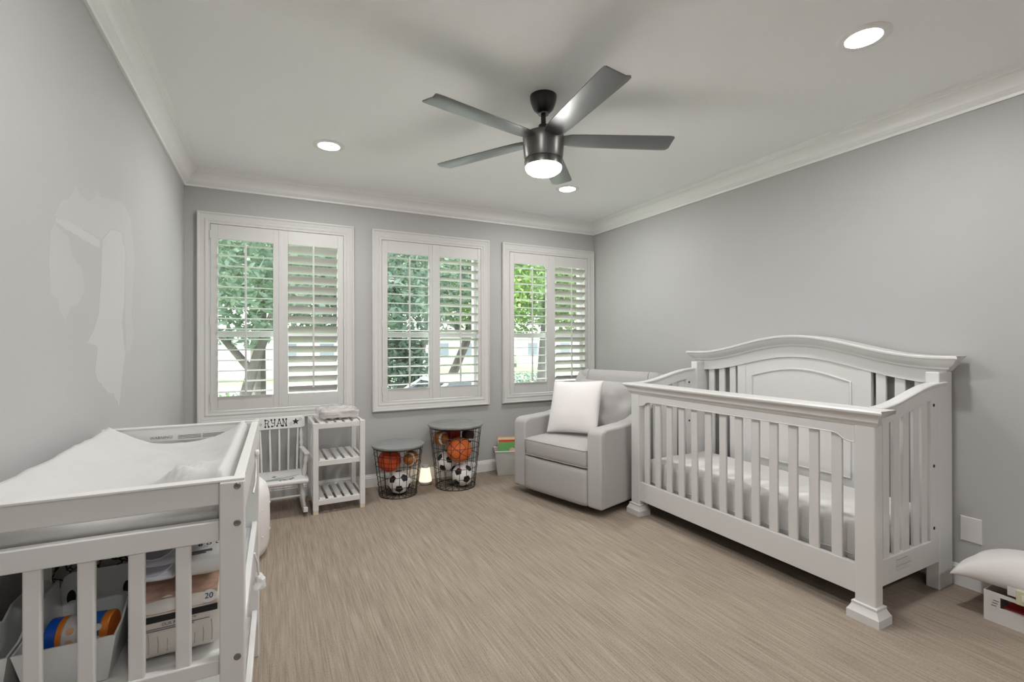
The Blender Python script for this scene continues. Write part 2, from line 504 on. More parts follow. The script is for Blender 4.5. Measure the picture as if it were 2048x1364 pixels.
def tree(u, d, path, r0, crowns, leaf, n, size, label, seed, group='trees along the street'):
    rnd = random.Random(seed)
    p = gpt(u, d); t = thing('tree', label, 'tree', p, 0, group)
    bm = B()
    for br in path:
        m = len(br); tube(bm, [b[:3] for b in br], [b[3]*r0 for b in br], 9)
    obj('trunk', bm, BARK, t, smooth=True)
    verts = []; faces = []
    for (cx, cy, cz, rx, ry, rz, wgt) in crowns:
        for _ in range(int(n*wgt)):
            while True:
                q = Vector((rnd.uniform(-1,1), rnd.uniform(-1,1), rnd.uniform(-1,1)))
                if .25 < q.length < 1: break
            if mnoise.noise(Vector((q.x*2.3+seed, q.y*2.3, q.z*2.3))) < -.22: continue
            c = Vector((cx+q.x*rx, cy+q.y*ry, cz+q.z*rz))
            a = Vector((rnd.gauss(0,1), rnd.gauss(0,1), rnd.gauss(-.3,.7))).normalized()
            b = a.cross(Vector((rnd.gauss(0,1), rnd.gauss(0,1), rnd.gauss(0,1)))).normalized()
            s = size*rnd.uniform(.7, 1.4); i = len(verts)
            verts += [c-a*s, c+b*s*.36, c+a*s, c-b*s*.36]; faces.append((i, i+1, i+2, i+3))
    me = bpy.data.meshes.new('foliage'); me.from_pydata(verts, [], faces); me.materials.append(leaf)
    o = bpy.data.objects.new('foliage', me); C.objects.link(o); o.parent = t
    return t
tree(470, 9.5, [[(0,0,0,1.2),(.05,0,.9,1),(.35,0,2.0,.85),(.75,.1,3.2,.6),(.9,.2,5,.3)], [(.25,0,1.7,.7),(-.5,.2,2.7,.5),(-1.1,.3,3.8,.25)], [(.5,0,2.4,.6),(1.5,.2,3.0,.4),(2.3,.3,3.7,.2)]],
     .10, [(.2,0,4.1,2.6,2.0,2.0,.65), (-1.8,.3,3.4,1.4,1.2,1.2,.18), (2.0,.2,3.1,1.4,1.2,.9,.17)], LEAFS[0], 20000, .085, 'leaning grey-barked tree with a low forked trunk before the garage house', 3)
tree(516, 13, [[(0,0,0,1.1),(0,0,2,1),(.1,0,4,.7),(0,0,6,.3)]], .17, [(0,0,4.9,2.2,2.0,2.1,1)], LEAFS[1], 8000, .10, 'slim upright tree with one straight trunk behind the leaning tree', 4)
tree(805, 11.5, [[(0,0,0,1.2),(.0,0,1.5,1),(-.2,0,3,.7),(-.5,0,5,.3)], [(0.3,0,0,.9),(.35,0,1.5,.8),(.7,0,3,.5)]], .12,
     [(-.1,0,3.9,1.9,1.6,1.9,.75), (-.3,0,1.7,1.0,.8,.6,.25)], LEAFS[0], 15000, .085, 'grey-green tree with a twin trunk beside the driveway', 5)
tree(885, 15, [[(0,0,0,1.2),(.25,0,1.0,1),(.8,0,2.2,.9),(1.1,0,3.6,.7),(1.2,0,5.5,.3)], [(.8,0,2.2,.7),(.1,0,3.2,.5),(-.5,0,4.4,.25)]], .15,
     [(1.2,0,4.5,2.6,2.2,1.9,.8), (-.7,0,4.4,1.6,1.4,1.4,.2)], LEAFS[2], 16000, .10, 'bright yellow-green tree with a slanting dark trunk by the street', 6)
tree(1085, 13, [[(0,0,0,1.2),(.1,0,1.8,1),(.2,0,3.4,.7),(.2,0,5.2,.3)]], .2,
     [(0,0,4.3,2.3,2.0,2.0,.8), (1.3,0,3.7,1.2,1.2,1.0,.2)], LEAFS[2], 16000, .095, 'bright green round tree on the lawn before the white house', 7)
FAR = ((385,52,10,0,11,'behind the left end of the garage house'), (500,54,11,1,12,'rising over the roof of the garage house'), (640,50,12,1,13,'between the garage house and the long white house'),
       (760,52,11,1,14,'beside the left gable of the long white house'), (880,56,12,0,15,'rising over the roof of the long white house'), (1000,52,12,1,16,'between the long white house and the gabled house'),
       (1130,56,11,0,17,'rising over the roof of the gabled house'), (1300,58,11,1,18,'beyond the right end of the gabled house'))
for u, d, h, lf, sd, where in FAR:
    tree(u, d, [[(0,0,0,1.1),(0,0,h*.4,.8),(0,0,h*.8,.3)]], .30, [(0,0,h*.66,3.6,3.2,h*.46,1)], LEAFS[lf], 2600, .42,
         'tall dense shade tree '+where, sd, 'trees behind the far houses')

def bush(u, d, rx, rz, label, seed, lf=1, n=900):
    rnd = random.Random(seed); verts = []; faces = []
    p = gpt(u, d)
    for _ in range(n):
        q = Vector((rnd.gauss(0,1), rnd.gauss(0,1), abs(rnd.gauss(0,1)))).normalized()*rnd.uniform(.55, 1)
        c = Vector((q.x*rx, q.y*rx*.7, q.z*rz)); a = Vector((rnd.gauss(0,1), rnd.gauss(0,1), rnd.gauss(0,1))).normalized()
        b = a.cross(Vector((rnd.gauss(0,1), rnd.gauss(0,1), rnd.gauss(0,1)))).normalized(); s = .09*rnd.uniform(.7,1.4); i = len(verts)
        verts += [c-a*s, c+b*s*.4, c+a*s, c-b*s*.4]; faces.append((i,i+1,i+2,i+3))
    t = thing('shrub', label, 'shrub', p)
    me = bpy.data.meshes.new('foliage'); me.from_pydata(verts, [], faces); me.materials.append(LEAFS[lf])
    o = bpy.data.objects.new('foliage', me); C.objects.link(o); o.parent = t
    bm = B()
    for k in range(4): tube(bm, [(0,0,0), (rx*.3*math.cos(k*1.6), rx*.3*math.sin(k*1.6), rz*.6)], .02, 6)
    obj('stem', bm, BARK, t)
bush(790, 14, 1.1, .75, 'low bright shrub under the twin-trunk tree', 21, 2)
bush(1060, 21, 1.5, .9, 'dark clipped shrub at the street edge by the round tree', 22, 0)
bush(470, 17.5, 1.4, .6, 'wide low shrub on the lawn near the leaning tree', 23, 1)

def house(name, u, d, wdt, hgt, label, garage=False, ang=0):
    p = gpt(u, d); t = thing(name, label, 'house', p, ang)
    bm = B(); box(bm, -wdt/2, wdt/2, 0, 7, 0, hgt); obj('wall', bm, SIDING, t)
    bm = B(); prism(bm, [(-.5, hgt-.02), (7.5, hgt-.02), (3.5, hgt+1.9)], 0, -wdt/2-.4, wdt/2+.4); obj('roof', bm, ROOFM, t)
    nx = int(wdt/2.2)
    for i in range(nx):
        x = -wdt/2+wdt*(i+.5)/nx
        if garage and i in (1, 2):
            if i == 1:
                g = obj('garage_door', box(B(), x-.9, x+3.1, -.06, .02, 0, 2.2), SASH, t)
                for k in range(4): obj('door_panel', box(B(), x-.8, x+3.0, -.09, -.05, .1+k*.54, .55+k*.54), SIDING, g)
            continue
        f = obj('window', box(B(), x-.5, x+.5, -.06, .02, 1.0, 2.2), SIDING, t)
        obj('pane', box(B(), x-.42, x+.42, -.075, -.05, 1.08, 2.12), DARKW, f)
    return t
house('garage_house', 500, 33, 11, 2.9, 'white single-storey house with a wide panelled garage door', True, -12)
house('street_house', 860, 40, 9, 3.1, 'long white house with small dark windows across the street', False, -22)
house('corner_house', 1130, 42, 8.5, 3.0, 'white gabled house behind the round green tree', False, -28)

# parked car: body lofted from cross-sections, greenhouse, wheels
def car():
    p = gpt(905, 10.6); t = thing('parked_car', 'silver-white sedan parked on the driveway outside the middle window', 'car', p, 10)
    CARP = mat('car_paint', (.74, .76, .78), .2); CARG = mat('car_glass', (.03, .04, .05), .08); TYRE = mat('tyre', (.02, .02, .02), .8)
    def sec(x, w, z0, z1):
        return [(x, -w, z0+.1), (x, -w*.9, z0), (x, w*.9, z0), (x, w, z0+.1), (x, w, z0+(z1-z0)*.75), (x, w*.86, z1), (x, -w*.86, z1), (x, -w, z0+(z1-z0)*.75)]
    bm = B(); loft(bm, [sec(-2.3,.70,.35,.70), sec(-2.15,.84,.25,.88), sec(-1.4,.89,.22,.95), sec(-.6,.90,.22,.98), (sec(.6,.90,.22,.98)), sec(1.5,.89,.22,.98), sec(2.1,.82,.26,.94), sec(2.28,.70,.36,.78)])
    obj('body', bm, CARP, t, smooth=True, angle=50)
    bm = B(); loft(bm, [[(x, -w, z) , (x, w, z), (x2, w2, 1.36), (x2, -w2, 1.36)] for x, w, z, x2, w2 in ((-1.15,.78,.95,-.45,.60), (-.4,.80,.97,-.3,.62), (.5,.80,.97,.55,.62), (1.55,.76,.96,.95,.58))])
    obj('glasshouse', bm, CARG, t, smooth=True, angle=25)
    bm = B(); xf(join(bm, softbox((1.55, 1.22, .10), .05, (8,8,2), (0,0,.02))), T(.25, 0, 1.39)); obj('roof', bm, CARP, t, smooth=True)
    for s in (-1, 1):
        for pa, pb, pr_ in (((-1.15, s*.77, .96), (-.48, s*.62, 1.36), .035), ((1.55, s*.75, .96), (.98, s*.60, 1.36), .045), ((.15, s*.80, .97), (.18, s*.62, 1.37), .03)):
            obj('pillar', tube(B(), [pa, pb], pr_, 6), CARP, t, smooth=True)
        bm = B(); xf(join(bm, softbox((.16, .2, .12), .04, (4,4,4))), T(-.85, s*.98, 1.02)); obj('mirror', bm, CARP, t, smooth=True)
        for x in (-1.42, 1.42):
            bm = B(); lathe(bm, [(.2,-.1), (.31,-.1), (.33,-.07), (.33,.07), (.31,.1), (.2,.1)], 24); xf(bm, T(x, s*.82, .33) @ RX(90)); wl_ = obj('wheel', bm, TYRE, t, smooth=True)
            bm = B(); lathe(bm, [(.02,-.105), (.2,-.105), (.2,.105), (.02,.105)], 20); xf(bm, T(x, s*.82, .33) @ RX(90)); obj('hub', bm, STEEL, wl_, smooth=True)
car()

# ------------------------------------------------------------------ ceiling: fan and recessed lights
LP = [(.330, 3.16, 'white recessed ceiling light above the two-panel window beside the left wall'), (2.13, 3.19, 'white recessed ceiling light above the grey armchair, beyond the fan'),
      (2.14, 1.06, 'white recessed ceiling light over the open floor beside the crib'), (.330, 1.06, 'white recessed ceiling light above the changing table'),
      (2.14, -1.05, 'added white recessed fill light behind the photographer on the crib side'), (.330, -1.05, 'added white recessed fill light behind the photographer on the changing table side')]  # last pair added out of view to brighten surfaces facing the camera
for x, y, lab in LP:
    t = thing('recessed_light', lab, 'ceiling light', (x, y, ZC), 0, 'recessed ceiling lights')
    bm = B(); lathe(bm, [(.062, -.001), (.064, -.006), (.088, -.006), (.094, -.001), (.094, .004), (.062, .004)], 40, caps=False); obj('trim_ring', bm, TRIM, t, smooth=True)
    bm = B(); lathe(bm, [(.0005, -.0045), (.058, -.0045), (.0625, -.0015), (.0625, .002)], 40); obj('lens', bm, LAMPW, t, smooth=True)

FX, FY = 1.222, 2.044
t = thing('ceiling_fan', 'black five-blade ceiling fan with a round white light', 'ceiling fan', (FX, FY, ZC))
z = lambda w: w-ZC
bm = B(); lathe(bm, [(.018, z(2.345)), (.03, z(2.346)), (.05, z(2.365)), (.062, z(2.395)), (.067, z(2.415)), (.067, 0)], 36); obj('canopy', bm, BLACKM, t, smooth=True)
bm = B(); lathe(bm, [(.026, z(2.338)), (.026, z(2.350))], 24); obj('collar_ring', bm, NICK, t, smooth=True)
bm = B(); lathe(bm, [(.0125, z(2.25)), (.0125, z(2.35))], 20); obj('downrod', bm, BLACKM, t, smooth=True)
bm = B(); lathe(bm, [(.055, z(2.232)), (.034, z(2.25)), (.026, z(2.275)), (.024, z(2.285)), (.013, z(2.288))], 28); obj('coupling', bm, BLACKM, t, smooth=True)
bm = B(); lathe(bm, [(.094, z(2.112)), (.098, z(2.13)), (.103, z(2.2)), (.104, z(2.222)), (.098, z(2.234)), (.05, z(2.240))], 48); obj('motor_housing', bm, NICK, t, smooth=True)
bm = B(); lathe(bm, [(.090, z(2.074)), (.0935, z(2.076)), (.0955, z(2.105)), (.092, z(2.112))], 48); obj('light_ring', bm, NICK, t, smooth=True)
bm = B(); lathe(bm, [(.0005, z(2.036)), (.04, z(2.038)), (.07, z(2.045)), (.085, z(2.056)), (.091, z(2.068)), (.091, z(2.078))], 48); obj('light_lens', bm, FANW, t, smooth=True)
for k in range(5):
    a = 48.5+72*k
    prof0 = [(-.060, .0045), (.036, .0045), (.062, .013), (.062, .009), (.036, -.0005), (-.060, -.0005)]
    rings = []
    for r_, s in ((.085, .62), (.13, .86), (.2, .93), (.62, 1.04), (.645, 1.0), (.652, .90)):
        rings.append([(r_ + (.0 if s > .95 else 0), p[0]*s, p[1]) for p in prof0])
    bm = B(); loft(bm, rings); xf(bm, T(0, 0, z(2.205)) @ RZ(a) @ RX(-12)); bl = obj('blade', bm, BLADE, t, smooth=True, angle=25)
    bm = B(); box(bm, .07, .135, -.028, .028, .004, .012); xf(bm, T(0, 0, z(2.205)) @ RZ(a) @ RX(-12)); obj('blade_bracket', bm, BLACKM, bl, bevel=.002)

# ------------------------------------------------------------------ crib
crib = thing('crib', 'white wooden crib with an arched headboard and slatted sides', 'crib', (2.62, 1.85, 0))
def cpart(name, bm, parent=crib, m=CRIBW, **k): return obj(name, bm, m, parent, world=True, **k)
def hump(y):
    tt = (y-1.845)/.72
    return (math.cos(PI*tt)+1)/2 if abs(tt) < 1 else 0
Y0, Y1 = 1.10, 2.61
# headboard
for y0 in (Y0, Y1-.056): cpart('headboard_post', box(B(), 2.868, 3.0, y0, y0+.056, 0, 1.05), bevel=.005)
ys = [Y0+(Y1-Y0)*i/48 for i in range(49)]
bm = B(); loft(bm, [[(2.942, y, .99+.112*hump(y)), (2.942, y, 1.075+.112*hump(y)), (2.985, y, 1.075+.112*hump(y)), (2.985, y, .99+.112*hump(y))] for y in [Y0+.004+(Y1-Y0-.008)*i/48 for i in range(49)]]); cpart('header', bm)
cp = [(3.004, 0), (2.884, 0), (2.879, -.006), (2.880, -.014), (2.888, -.018), (2.893, -.030), (2.908, -.046), (2.924, -.056), (2.928, -.066), (2.938, -.070), (2.940, -.076), (3.004, -.076)]
rings = []
for i, y in enumerate(ys):
    ring = []
    for x, dz in cp:
        out = max(0, 2.942-x) if x < 2.95 else (0 if dz < -.07 else .055)
        yy = y
        if i == 0: yy = Y0-out
        if i == len(ys)-1: yy = Y1+out
        ring.append((x, yy, 1.128+.112*hump(y)+dz))
    rings.append(ring)
bm = B(); loft(bm, rings); cpart('headboard_crown', bm, smooth=True, angle=28)
bm = B()
yp = [1.43+(2.268-1.43)*i/24 for i in range(25)]
loft(bm, [[(2.952, y, .14), (2.952, y, .995+.112*hump(y)), (2.975, y, .995+.112*hump(y)), (2.975, y, .14)] for y in yp])
pan = cpart('headboard_panel', bm)
bm = B(); pts = [(2.950, 1.535, .42)]+[(2.950, 1.535+(2.155-1.535)*i/20, .968+.058*math.sin(PI*i/20)) for i in range(21)]+[(2.950, 2.155, .42)]
tube(bm, pts, .007, 8, closed=True); cpart('panel_moulding', bm, pan, smooth=True)
for y in (1.462, 2.236):
    cpart('panel_stile', box(B(), 2.948, 2.953, y-.032, y+.032, .14, .99+.112*hump(y)), pan, bevel=.002)
for a, b in ((1.168, 1.43), (2.268, 2.542)):
    for i in range(3):
        y = a+(b-a)*(i+.5)/3+(.0)
        cpart('slat', box(B(), 2.955, 2.972, y-.024, y+.024, .24, 1.0+.112*hump(y)), bevel=.003)
cpart('headboard_rail', box(B(), 2.945, 2.985, Y0+.056, Y1-.056, .11, .26), bevel=.004)
# front legs with moulded feet
for ya, yb_ in ((1.086, 1.168), (2.522, 2.604)):
    leg = cpart('front_leg', box(B(), 2.270, 2.330, ya, yb_, .05, .845), bevel=.007, seg=3)
    prof = [(.022, 0), (.022, .034), (.018, .040), (.012, .052), (.008, .062), (.009, .066), (.009, .072), (.002, .075)]
    bm = B(); loft(bm, [[(2.270-e, ya-e, zz), (2.330+e, ya-e, zz), (2.330+e, yb_+e, zz), (2.270-e, yb_+e, zz)] for e, zz in prof]); cpart('foot', bm, leg, smooth=True, angle=25)
cpart('front_bottom_rail', box(B(), 2.280, 2.305, 1.165, 2.525, .100, .230), bevel=.003)
# front top rail with eased opening corners
bm = B(); top = .845; xs2 = []
n = 60
lower = []
for i in range(n+1):
    y = 1.168+(2.522-1.168)*i/n; e = min(y-1.168, 2.522-y)
    zz = .762 if e < .028 else (.762+.030*(1-math.cos(PI*min(1, (e-.028)/.055)))/2)
    lower.append((y, zz))
loft(bm, [[(2.274, y, zz), (2.274, y, top), (2.312, y, top), (2.312, y, zz)] for y, zz in lower])
cpart('front_top_rail', bm)
bm = B(); tube(bm, [(2.274, y, zz-.001) for y, zz in lower], .0035, 6); cpart('rail_bead', bm, smooth=True)
mp = [(2.325, .836), (2.270, .836), (2.266, .842), (2.262, .850), (2.258, .853), (2.254, .858), (2.252, .872), (2.243, .886), (2.236, .890), (2.230, .894), (2.228, .902), (2.232, .910), (2.345, .910), (2.345, .895), (2.330, .870)]
rings = []
for y, s in ((1.088, -1), (2.602, 1)):
    rings.append([(x, y+s*(max(0, 2.274-x) if x < 2.3 else (.044 if zz > .89 else .0)), zz) for x, zz in mp])
bm = B(); loft(bm, rings); cpart('front_cornice', bm, smooth=True, angle=30)
for i in range(13):
    y = 1.250+(2.467-1.250)*i/12
    cpart('slat', box(B(), 2.288, 2.302, y-.0235, y+.0235, .225, .80), bevel=.004)
# curved sides
sc = [(2.30,.912), (2.36,.914), (2.44,.923), (2.54,.943), (2.63,.966), (2.73,.988), (2.82,.999), (2.93,1.003)]
def scz(x):
    for (a, za), (b, zb_) in zip(sc, sc[1:]):
        if a <= x <= b:
            return za+(zb_-za)*(x-a)/(b-a)
    return sc[0][1] if x < 2.3 else sc[-1][1]
def scs(x): return sum(scz(x+d) for d in (-.05,-.025,0,.025,.05))/5
for ym in (1.116, 2.594):
    n = 28; xs3 = [2.325+(2.930-2.325)*i/n for i in range(n+1)]
    bm = B(); loft(bm, [[(x, ym-.017, scs(x)-.075), (x, ym-.017, scs(x)-.022), (x, ym-.024, scs(x)-.014), (x, ym-.026, scs(x)-.004), (x, ym-.022, scs(x)), (x, ym+.022, scs(x)), (x, ym+.026, scs(x)-.004), (x, ym+.024, scs(x)-.014), (x, ym+.017, scs(x)-.022), (x, ym+.017, scs(x)-.075)] for x in xs3])
    cpart('side_top_rail', bm, smooth=True, angle=35)
    sb = cpart('side_bottom_rail', box(B(), 2.328, 2.928, ym-.014, ym+.014, .138, .252), bevel=.003)
    if ym < 1.5:
        for k in range(6):
            bm = B(); w_ = (.10, .13, .12, .13, .09, .12)[k]; zz = .228-.009*k
            box(bm, 2.47, 2.47+w_, ym-.0152, ym-.0140, zz-.0022, zz+.0022); cpart('warning_print', bm, sb, mat('print_mid', (.40, .395, .39), .6) if k in (0, 3) else mat('print_light', (.56, .55, .54), .6))
    st = cpart('side_stile', box(B(), 2.785, 2.870, ym-.016, ym+.016, .25, .95), bevel=.003)
    for zz in (.895, .606, .311):
        bm = B(); lathe(bm, [(.0075, 0), (.0075, .0025), (.001, .0025)], 16); xf(bm, T(2.812, ym-.0155, zz) @ RX(90)); cpart('bolt_hole', bm, st, HOLE)
        bm = B(); lathe(bm, [(.0075, 0), (.0075, .0025), (.001, .0025)], 16); xf(bm, T(2.812, ym+.0155, zz) @ RX(-90)); cpart('bolt_hole', bm, st, HOLE)
    for x in (2.407, 2.497, 2.578, 2.672, 2.748):
        cpart('slat', box(B(), x-.0265, x+.0265, ym-.007, ym+.007, .245, scs(x)-.06), bevel=.003)
cpart('mattress_support', box(B(), 2.315, 2.945, 1.145, 2.548, .155, .175), m=mat('support_board', (.25, .23, .21), .7))
mt = thing('crib_mattress', 'crib mattress in a plain white fitted sheet', 'mattress', (2.62, 1.85, .186))
bm = softbox((.572, 1.350, .197), .035, (16, 34, 8), (0,0,.008), .003, 7); xf(bm, T(0, 0, .1035)); obj('fitted_sheet', bm, SHEET, mt, smooth=True, angle=80)
bm = B(); tube(bm, [(-.286, -.64+.058*i, .055+.006*math.sin(i*1.7)) for i in range(23)], .003, 6); obj('hem', bm, SHEET, mt, smooth=True)

# ------------------------------------------------------------------ armchair
arm = thing('armchair', 'light grey upholstered swivel armchair with sloping arms', 'armchair', (1.861, 2.975, 0), -74.3)
bm = B(); lathe(bm, [(.27, 0), (.28, .012), (.28, .03), (.08, .034), (.07, .07)], 40); xf(bm, T(0, .44, 0)); obj('swivel_base', bm, BLACK, arm, smooth=True)
obj('seat_frame', box(B(), -.31, .31, .02, .80, .062, .33), GREYF, arm, bevel=.006)
AP = [(0, .062), (.80, .062), (.86, .935), (.83, .945), (.80, .915), (.74, .83), (.66, .735), (.57, .665), (.46, .625), (.34, .61), (.2, .605), (.06, .602), (.02, .590), (.0, .56)]
for s in (-1, 1):
    bm = B(); prism(bm, AP, 0, .305*s, .430*s)
    bmesh.ops.recalc_face_normals(bm, faces=bm.faces)
    a = obj('arm', bm, GREYF, arm, smooth=True, bevel=.022, seg=4, angle=50)
    bm = B(); xx = .412*s
    tube(bm, [(s*.431, .028, .075), (s*.431, .028, .56), (s*.428, .05, .585), (s*.428, .2, .588), (s*.428, .34, .593), (s*.428, .46, .608), (s*.428, .57, .648), (s*.428, .66, .718), (s*.428, .74, .813), (s*.428, .80, .895)], .003, 6)
    obj('welt', bm, GREYF, a, smooth=True)
bm = softbox((.615, .06, .255), .018, (12, 4, 8), (0, .006, 0)); xf(bm, T(0, .018, .188)); obj('front_panel', bm, GREYF, arm, smooth=True, angle=70)
bm = softbox((.612, .60, .140), .028, (14, 14, 6), (0, .006, .014), .002, 9); xf(bm, T(0, .285, .395) @ RX(1.5)); cu = obj('seat_cushion', bm, GREYF, arm, smooth=True, angle=80)
bm = B()
for zz in (.058, -.056):
    tube(bm, [(-.29, -.297, zz), (-.1, -.302, zz), (.1, -.302, zz), (.29, -.297, zz), (.303, -.28, zz), (.304, .1, zz)], .003, 6)
xf(bm, T(0, .285, .395) @ RX(1.5)); obj('piping', bm, GREYF, cu, smooth=True)
bm = softbox((.80, .125, .88), .04, (14, 4, 14), (0, .01, .0)); xf(bm, T(0, .80, .515) @ RX(-7)); bk = obj('backrest', bm, GREYF, arm, smooth=True, angle=80)
for s in (-1, 1):
    bm = B(); tube(bm, [(s*.30, -.066, .2), (s*.30, -.066, .41), (s*.30, -.045, .436), (s*.30, .045, .441)], .003, 6); xf(bm, T(0, .80, .515) @ RX(-7)); obj('welt', bm, GREYF, bk, smooth=True)
bm = pillow_bm(.62, .46, .25, 26, .026, 4, .04, .36); xf(bm, T(0, .635, .655) @ RX(72)); obj('back_cushion', bm, GREYF, arm, smooth=True, angle=80)
pm = root_matrix(arm)
pil = thing('throw_pillow', 'plain white square pillow leaning on the armchair back', 'pillow', pm @ Vector((-.045, .275, .484)), -60)
bm = pillow_bm(.43, .43, .15, 20, .006, 9, .05); xf(bm, T(0, .03, .205) @ RY(-3) @ RX(66)); obj('pillow_cover', bm, PILLOW, pil, smooth=True, angle=80)

# ------------------------------------------------------------------ wire basket tables and balls
ORG = mat('ball_orange', (.78, .17, .035), .6, bump=(260, .1)); RED = mat('ball_dark_red', (.42, .02, .015), .6, bump=(260, .1)); ORR = mat('ball_red_orange', (.70, .09, .02), .6, bump=(260, .1))
BRN = mat('football_brown', (.42, .15, .03), .5, bump=(220, .1)); BWH = mat('ball_white', (.83, .81, .79), .45)
def basket(cx, cy, rb, rt, h, rings, label):
    t = thing('basket_table', label, 'side table', (cx, cy, 0), 0, 'wire basket tables with grey lids')
    bm = B(); n = 18; wr = .0024
    for k in range(n):
        a = 2*PI*k/n; c, s = math.cos(a), math.sin(a)
        tube(bm, [(rb*.12*c, rb*.12*s, .005), (rb*.96*c, rb*.96*s, .005), (rb*c, rb*s, .014), (rt*c, rt*s, h-.022)], wr, 5)
    obj('wire_upright', bm, WIRE, t, smooth=True)
    for zz in rings:
        rr = rb+(rt-rb)*zz/(h-.022)
        bm = B(); tube(bm, [((rr+.0022)*math.cos(2*PI*k/48), (rr+.0022)*math.sin(2*PI*k/48), zz) for k in range(48)], wr*(1.4 if zz in (rings[0], rings[-1]) else 1), 5, closed=True)
        obj('wire_ring', bm, WIRE, t, smooth=True)
    bm = B(); lathe(bm, [(rt-.015, h-.020), (rt+.010, h-.018), (rt+.014, h-.012), (rt+.014, h-.003), (rt+.011, h), (.001, h)], 56); obj('lid', bm, LIDG, t, smooth=True, angle=30)
    tc = Vector((-cx, -cy, 0)).normalized(); rg = Vector((-tc.y, tc.x, 0))
    return lambda s, tt, zz: (cx+rg.x*s+tc.x*tt, cy+rg.y*s+tc.y*tt, zz)
def basketball(pos, r, m, label, rot):
    t = thing('basketball', label, 'ball', pos); q = rot
    bm = sphere(B(), (0,0,0), r, 32, 20); obj('skin', bm, m, t, smooth=True)
    cs = []
    for k in range(2): cs.append([(Vector((math.cos(a), math.sin(a), 0)) if k == 0 else Vector((math.cos(a), 0, math.sin(a)))) for a in [2*PI*i/48 for i in range(48)]])
    for s in (-1, 1):
        cs.append([Vector((s*(.55+.28*math.cos(2*a)**2), .9*math.cos(a)*.75, .9*math.sin(a)*.75)).normalized() for a in [2*PI*i/48 for i in range(48)]])
    for c in cs:
        bm = B(); tube(bm, [v*(r*1.001) for v in c], r*.020, 5, closed=True); xf(bm, q); obj('seam', bm, INK, t, smooth=True)
def soccer(pos, r, label, rot):
    t = thing('soccer_ball', label, 'ball', pos)
    bm = sphere(B(), (0,0,0), r, 32, 20); obj('skin', bm, BWH, t, smooth=True)
    g = (1+5**.5)/2
    ico = [Vector(v).normalized() for v in ((-1,g,0),(1,g,0),(-1,-g,0),(1,-g,0),(0,-1,g),(0,1,g),(0,-1,-g),(0,1,-g),(g,0,-1),(g,0,1),(-g,0,-1),(-g,0,1))]
    for c in ico:
        nb = sorted((v for v in ico if v is not c), key=lambda v: -v.dot(c))[:5]
        s = (nb[0]-c*nb[0].dot(c)).normalized(); w = c.cross(s)
        bm = B(); ctr = bm.verts.new(c*r*1.016); rings = []
        for fr in (.4, .75, 1):
            rim = []
            for k in range(5):
                for f in (0, .25, .5, .75):
                    a = 2*PI*(k+f)/5; rad = .37*fr*math.cos(PI/5)/math.cos(2*PI/5*f-PI/5)
                    d = (c*math.cos(rad)+(s*math.cos(a)+w*math.sin(a))*math.sin(rad)).normalized()
                    rim.append(bm.verts.new(d*r*1.014))
            rings.append(rim)
        for k in range(20):
            q = (k+1) % 20
            bm.faces.new((ctr, rings[0][k], rings[0][q]))
            for g2 in (0, 1): bm.faces.new((rings[g2][k], rings[g2+1][k], rings[g2+1][q], rings[g2][q]))
        xf(bm, rot); obj('black_panel', bm, INK, t, smooth=True)
def football(pos, r, L, label, axis, m=BRN, stripe=BWH):
    t = thing('football', label, 'ball', pos)
    q = Vector(axis).to_track_quat('Z', 'Y').to_matrix().to_4x4()
    def pr(zz): return r*max(0, 1-(zz/L)**2)**.8
    n = 24
    bm = B(); lathe(bm, [(pr(-L+2*L*i/n), -L+2*L*i/n) for i in range(n+1)], 28); xf(bm, q); obj('skin', bm, m, t, smooth=True)
    for a, b in ((.42, .60), (-.60, -.42)):
        bm = B(); lathe(bm, [(pr(L*(a+(b-a)*i/5))+.0015, L*(a+(b-a)*i/5)) for i in range(6)], 28, caps=False); xf(bm, q); obj('stripe', bm, stripe, t, smooth=True)
    bm = B(); tube(bm, [(pr(zz)+.002, 0, zz) for zz in [L*(-.3+.1*i) for i in range(7)]], .004, 6); xf(bm, q); obj('lace', bm, BWH, t, smooth=True)

f1 = basket(.905, 3.765, .143, .190, .398, (.006, .085, .165, .245, .325, .374), 'shorter wire basket table with a round grey lid, holding balls')
soccer(f1(.008, .026, .098), .088, 'black and white soccer ball at the bottom of the short basket', RZ(20) @ RX(25))
basketball(f1(-.066, .004, .268), .090, ORR, 'red-orange basketball under the lid of the short basket', RX(20) @ RZ(75) @ RY(15))
football(f1(.098, .012, .277), .060, .088, 'brown football with white rings in the short basket', (-.55, -.80, .05))
f2 = basket(1.385, 3.76, .162, .214, .520, (.006, .088, .172, .256, .340, .425, .496), 'taller wire basket table with a round grey lid, holding many balls')
soccer(f2(.057, .049, .101), .089, 'black and white soccer ball resting on the bottom of the tall basket', RZ(35) @ RX(12))
soccer(f2(-.072, -.045, .191), .089, 'black and white soccer ball second from the bottom of the tall basket', RZ(65) @ RX(40))
basketball(f2(.030, .072, .313), .102, ORG, 'bright orange basketball in the middle of the tall basket', RX(35) @ RZ(30) @ RY(40))
football(f2(-.122, .008, .400), .060, .088, 'brown football with white rings in the tall basket', (.35, -.92, .05))
basketball(f2(-.030, -.112, .412), .074, RED, 'dark red ball pressed under the lid of the tall basket', RX(10) @ RZ(50))
football(f2(.108, -.072, .408), .053, .080, 'dark football with a broad white band in the tall basket', (.12, .15, .97), mat('football_dark', (.05, .02, .015), .5))

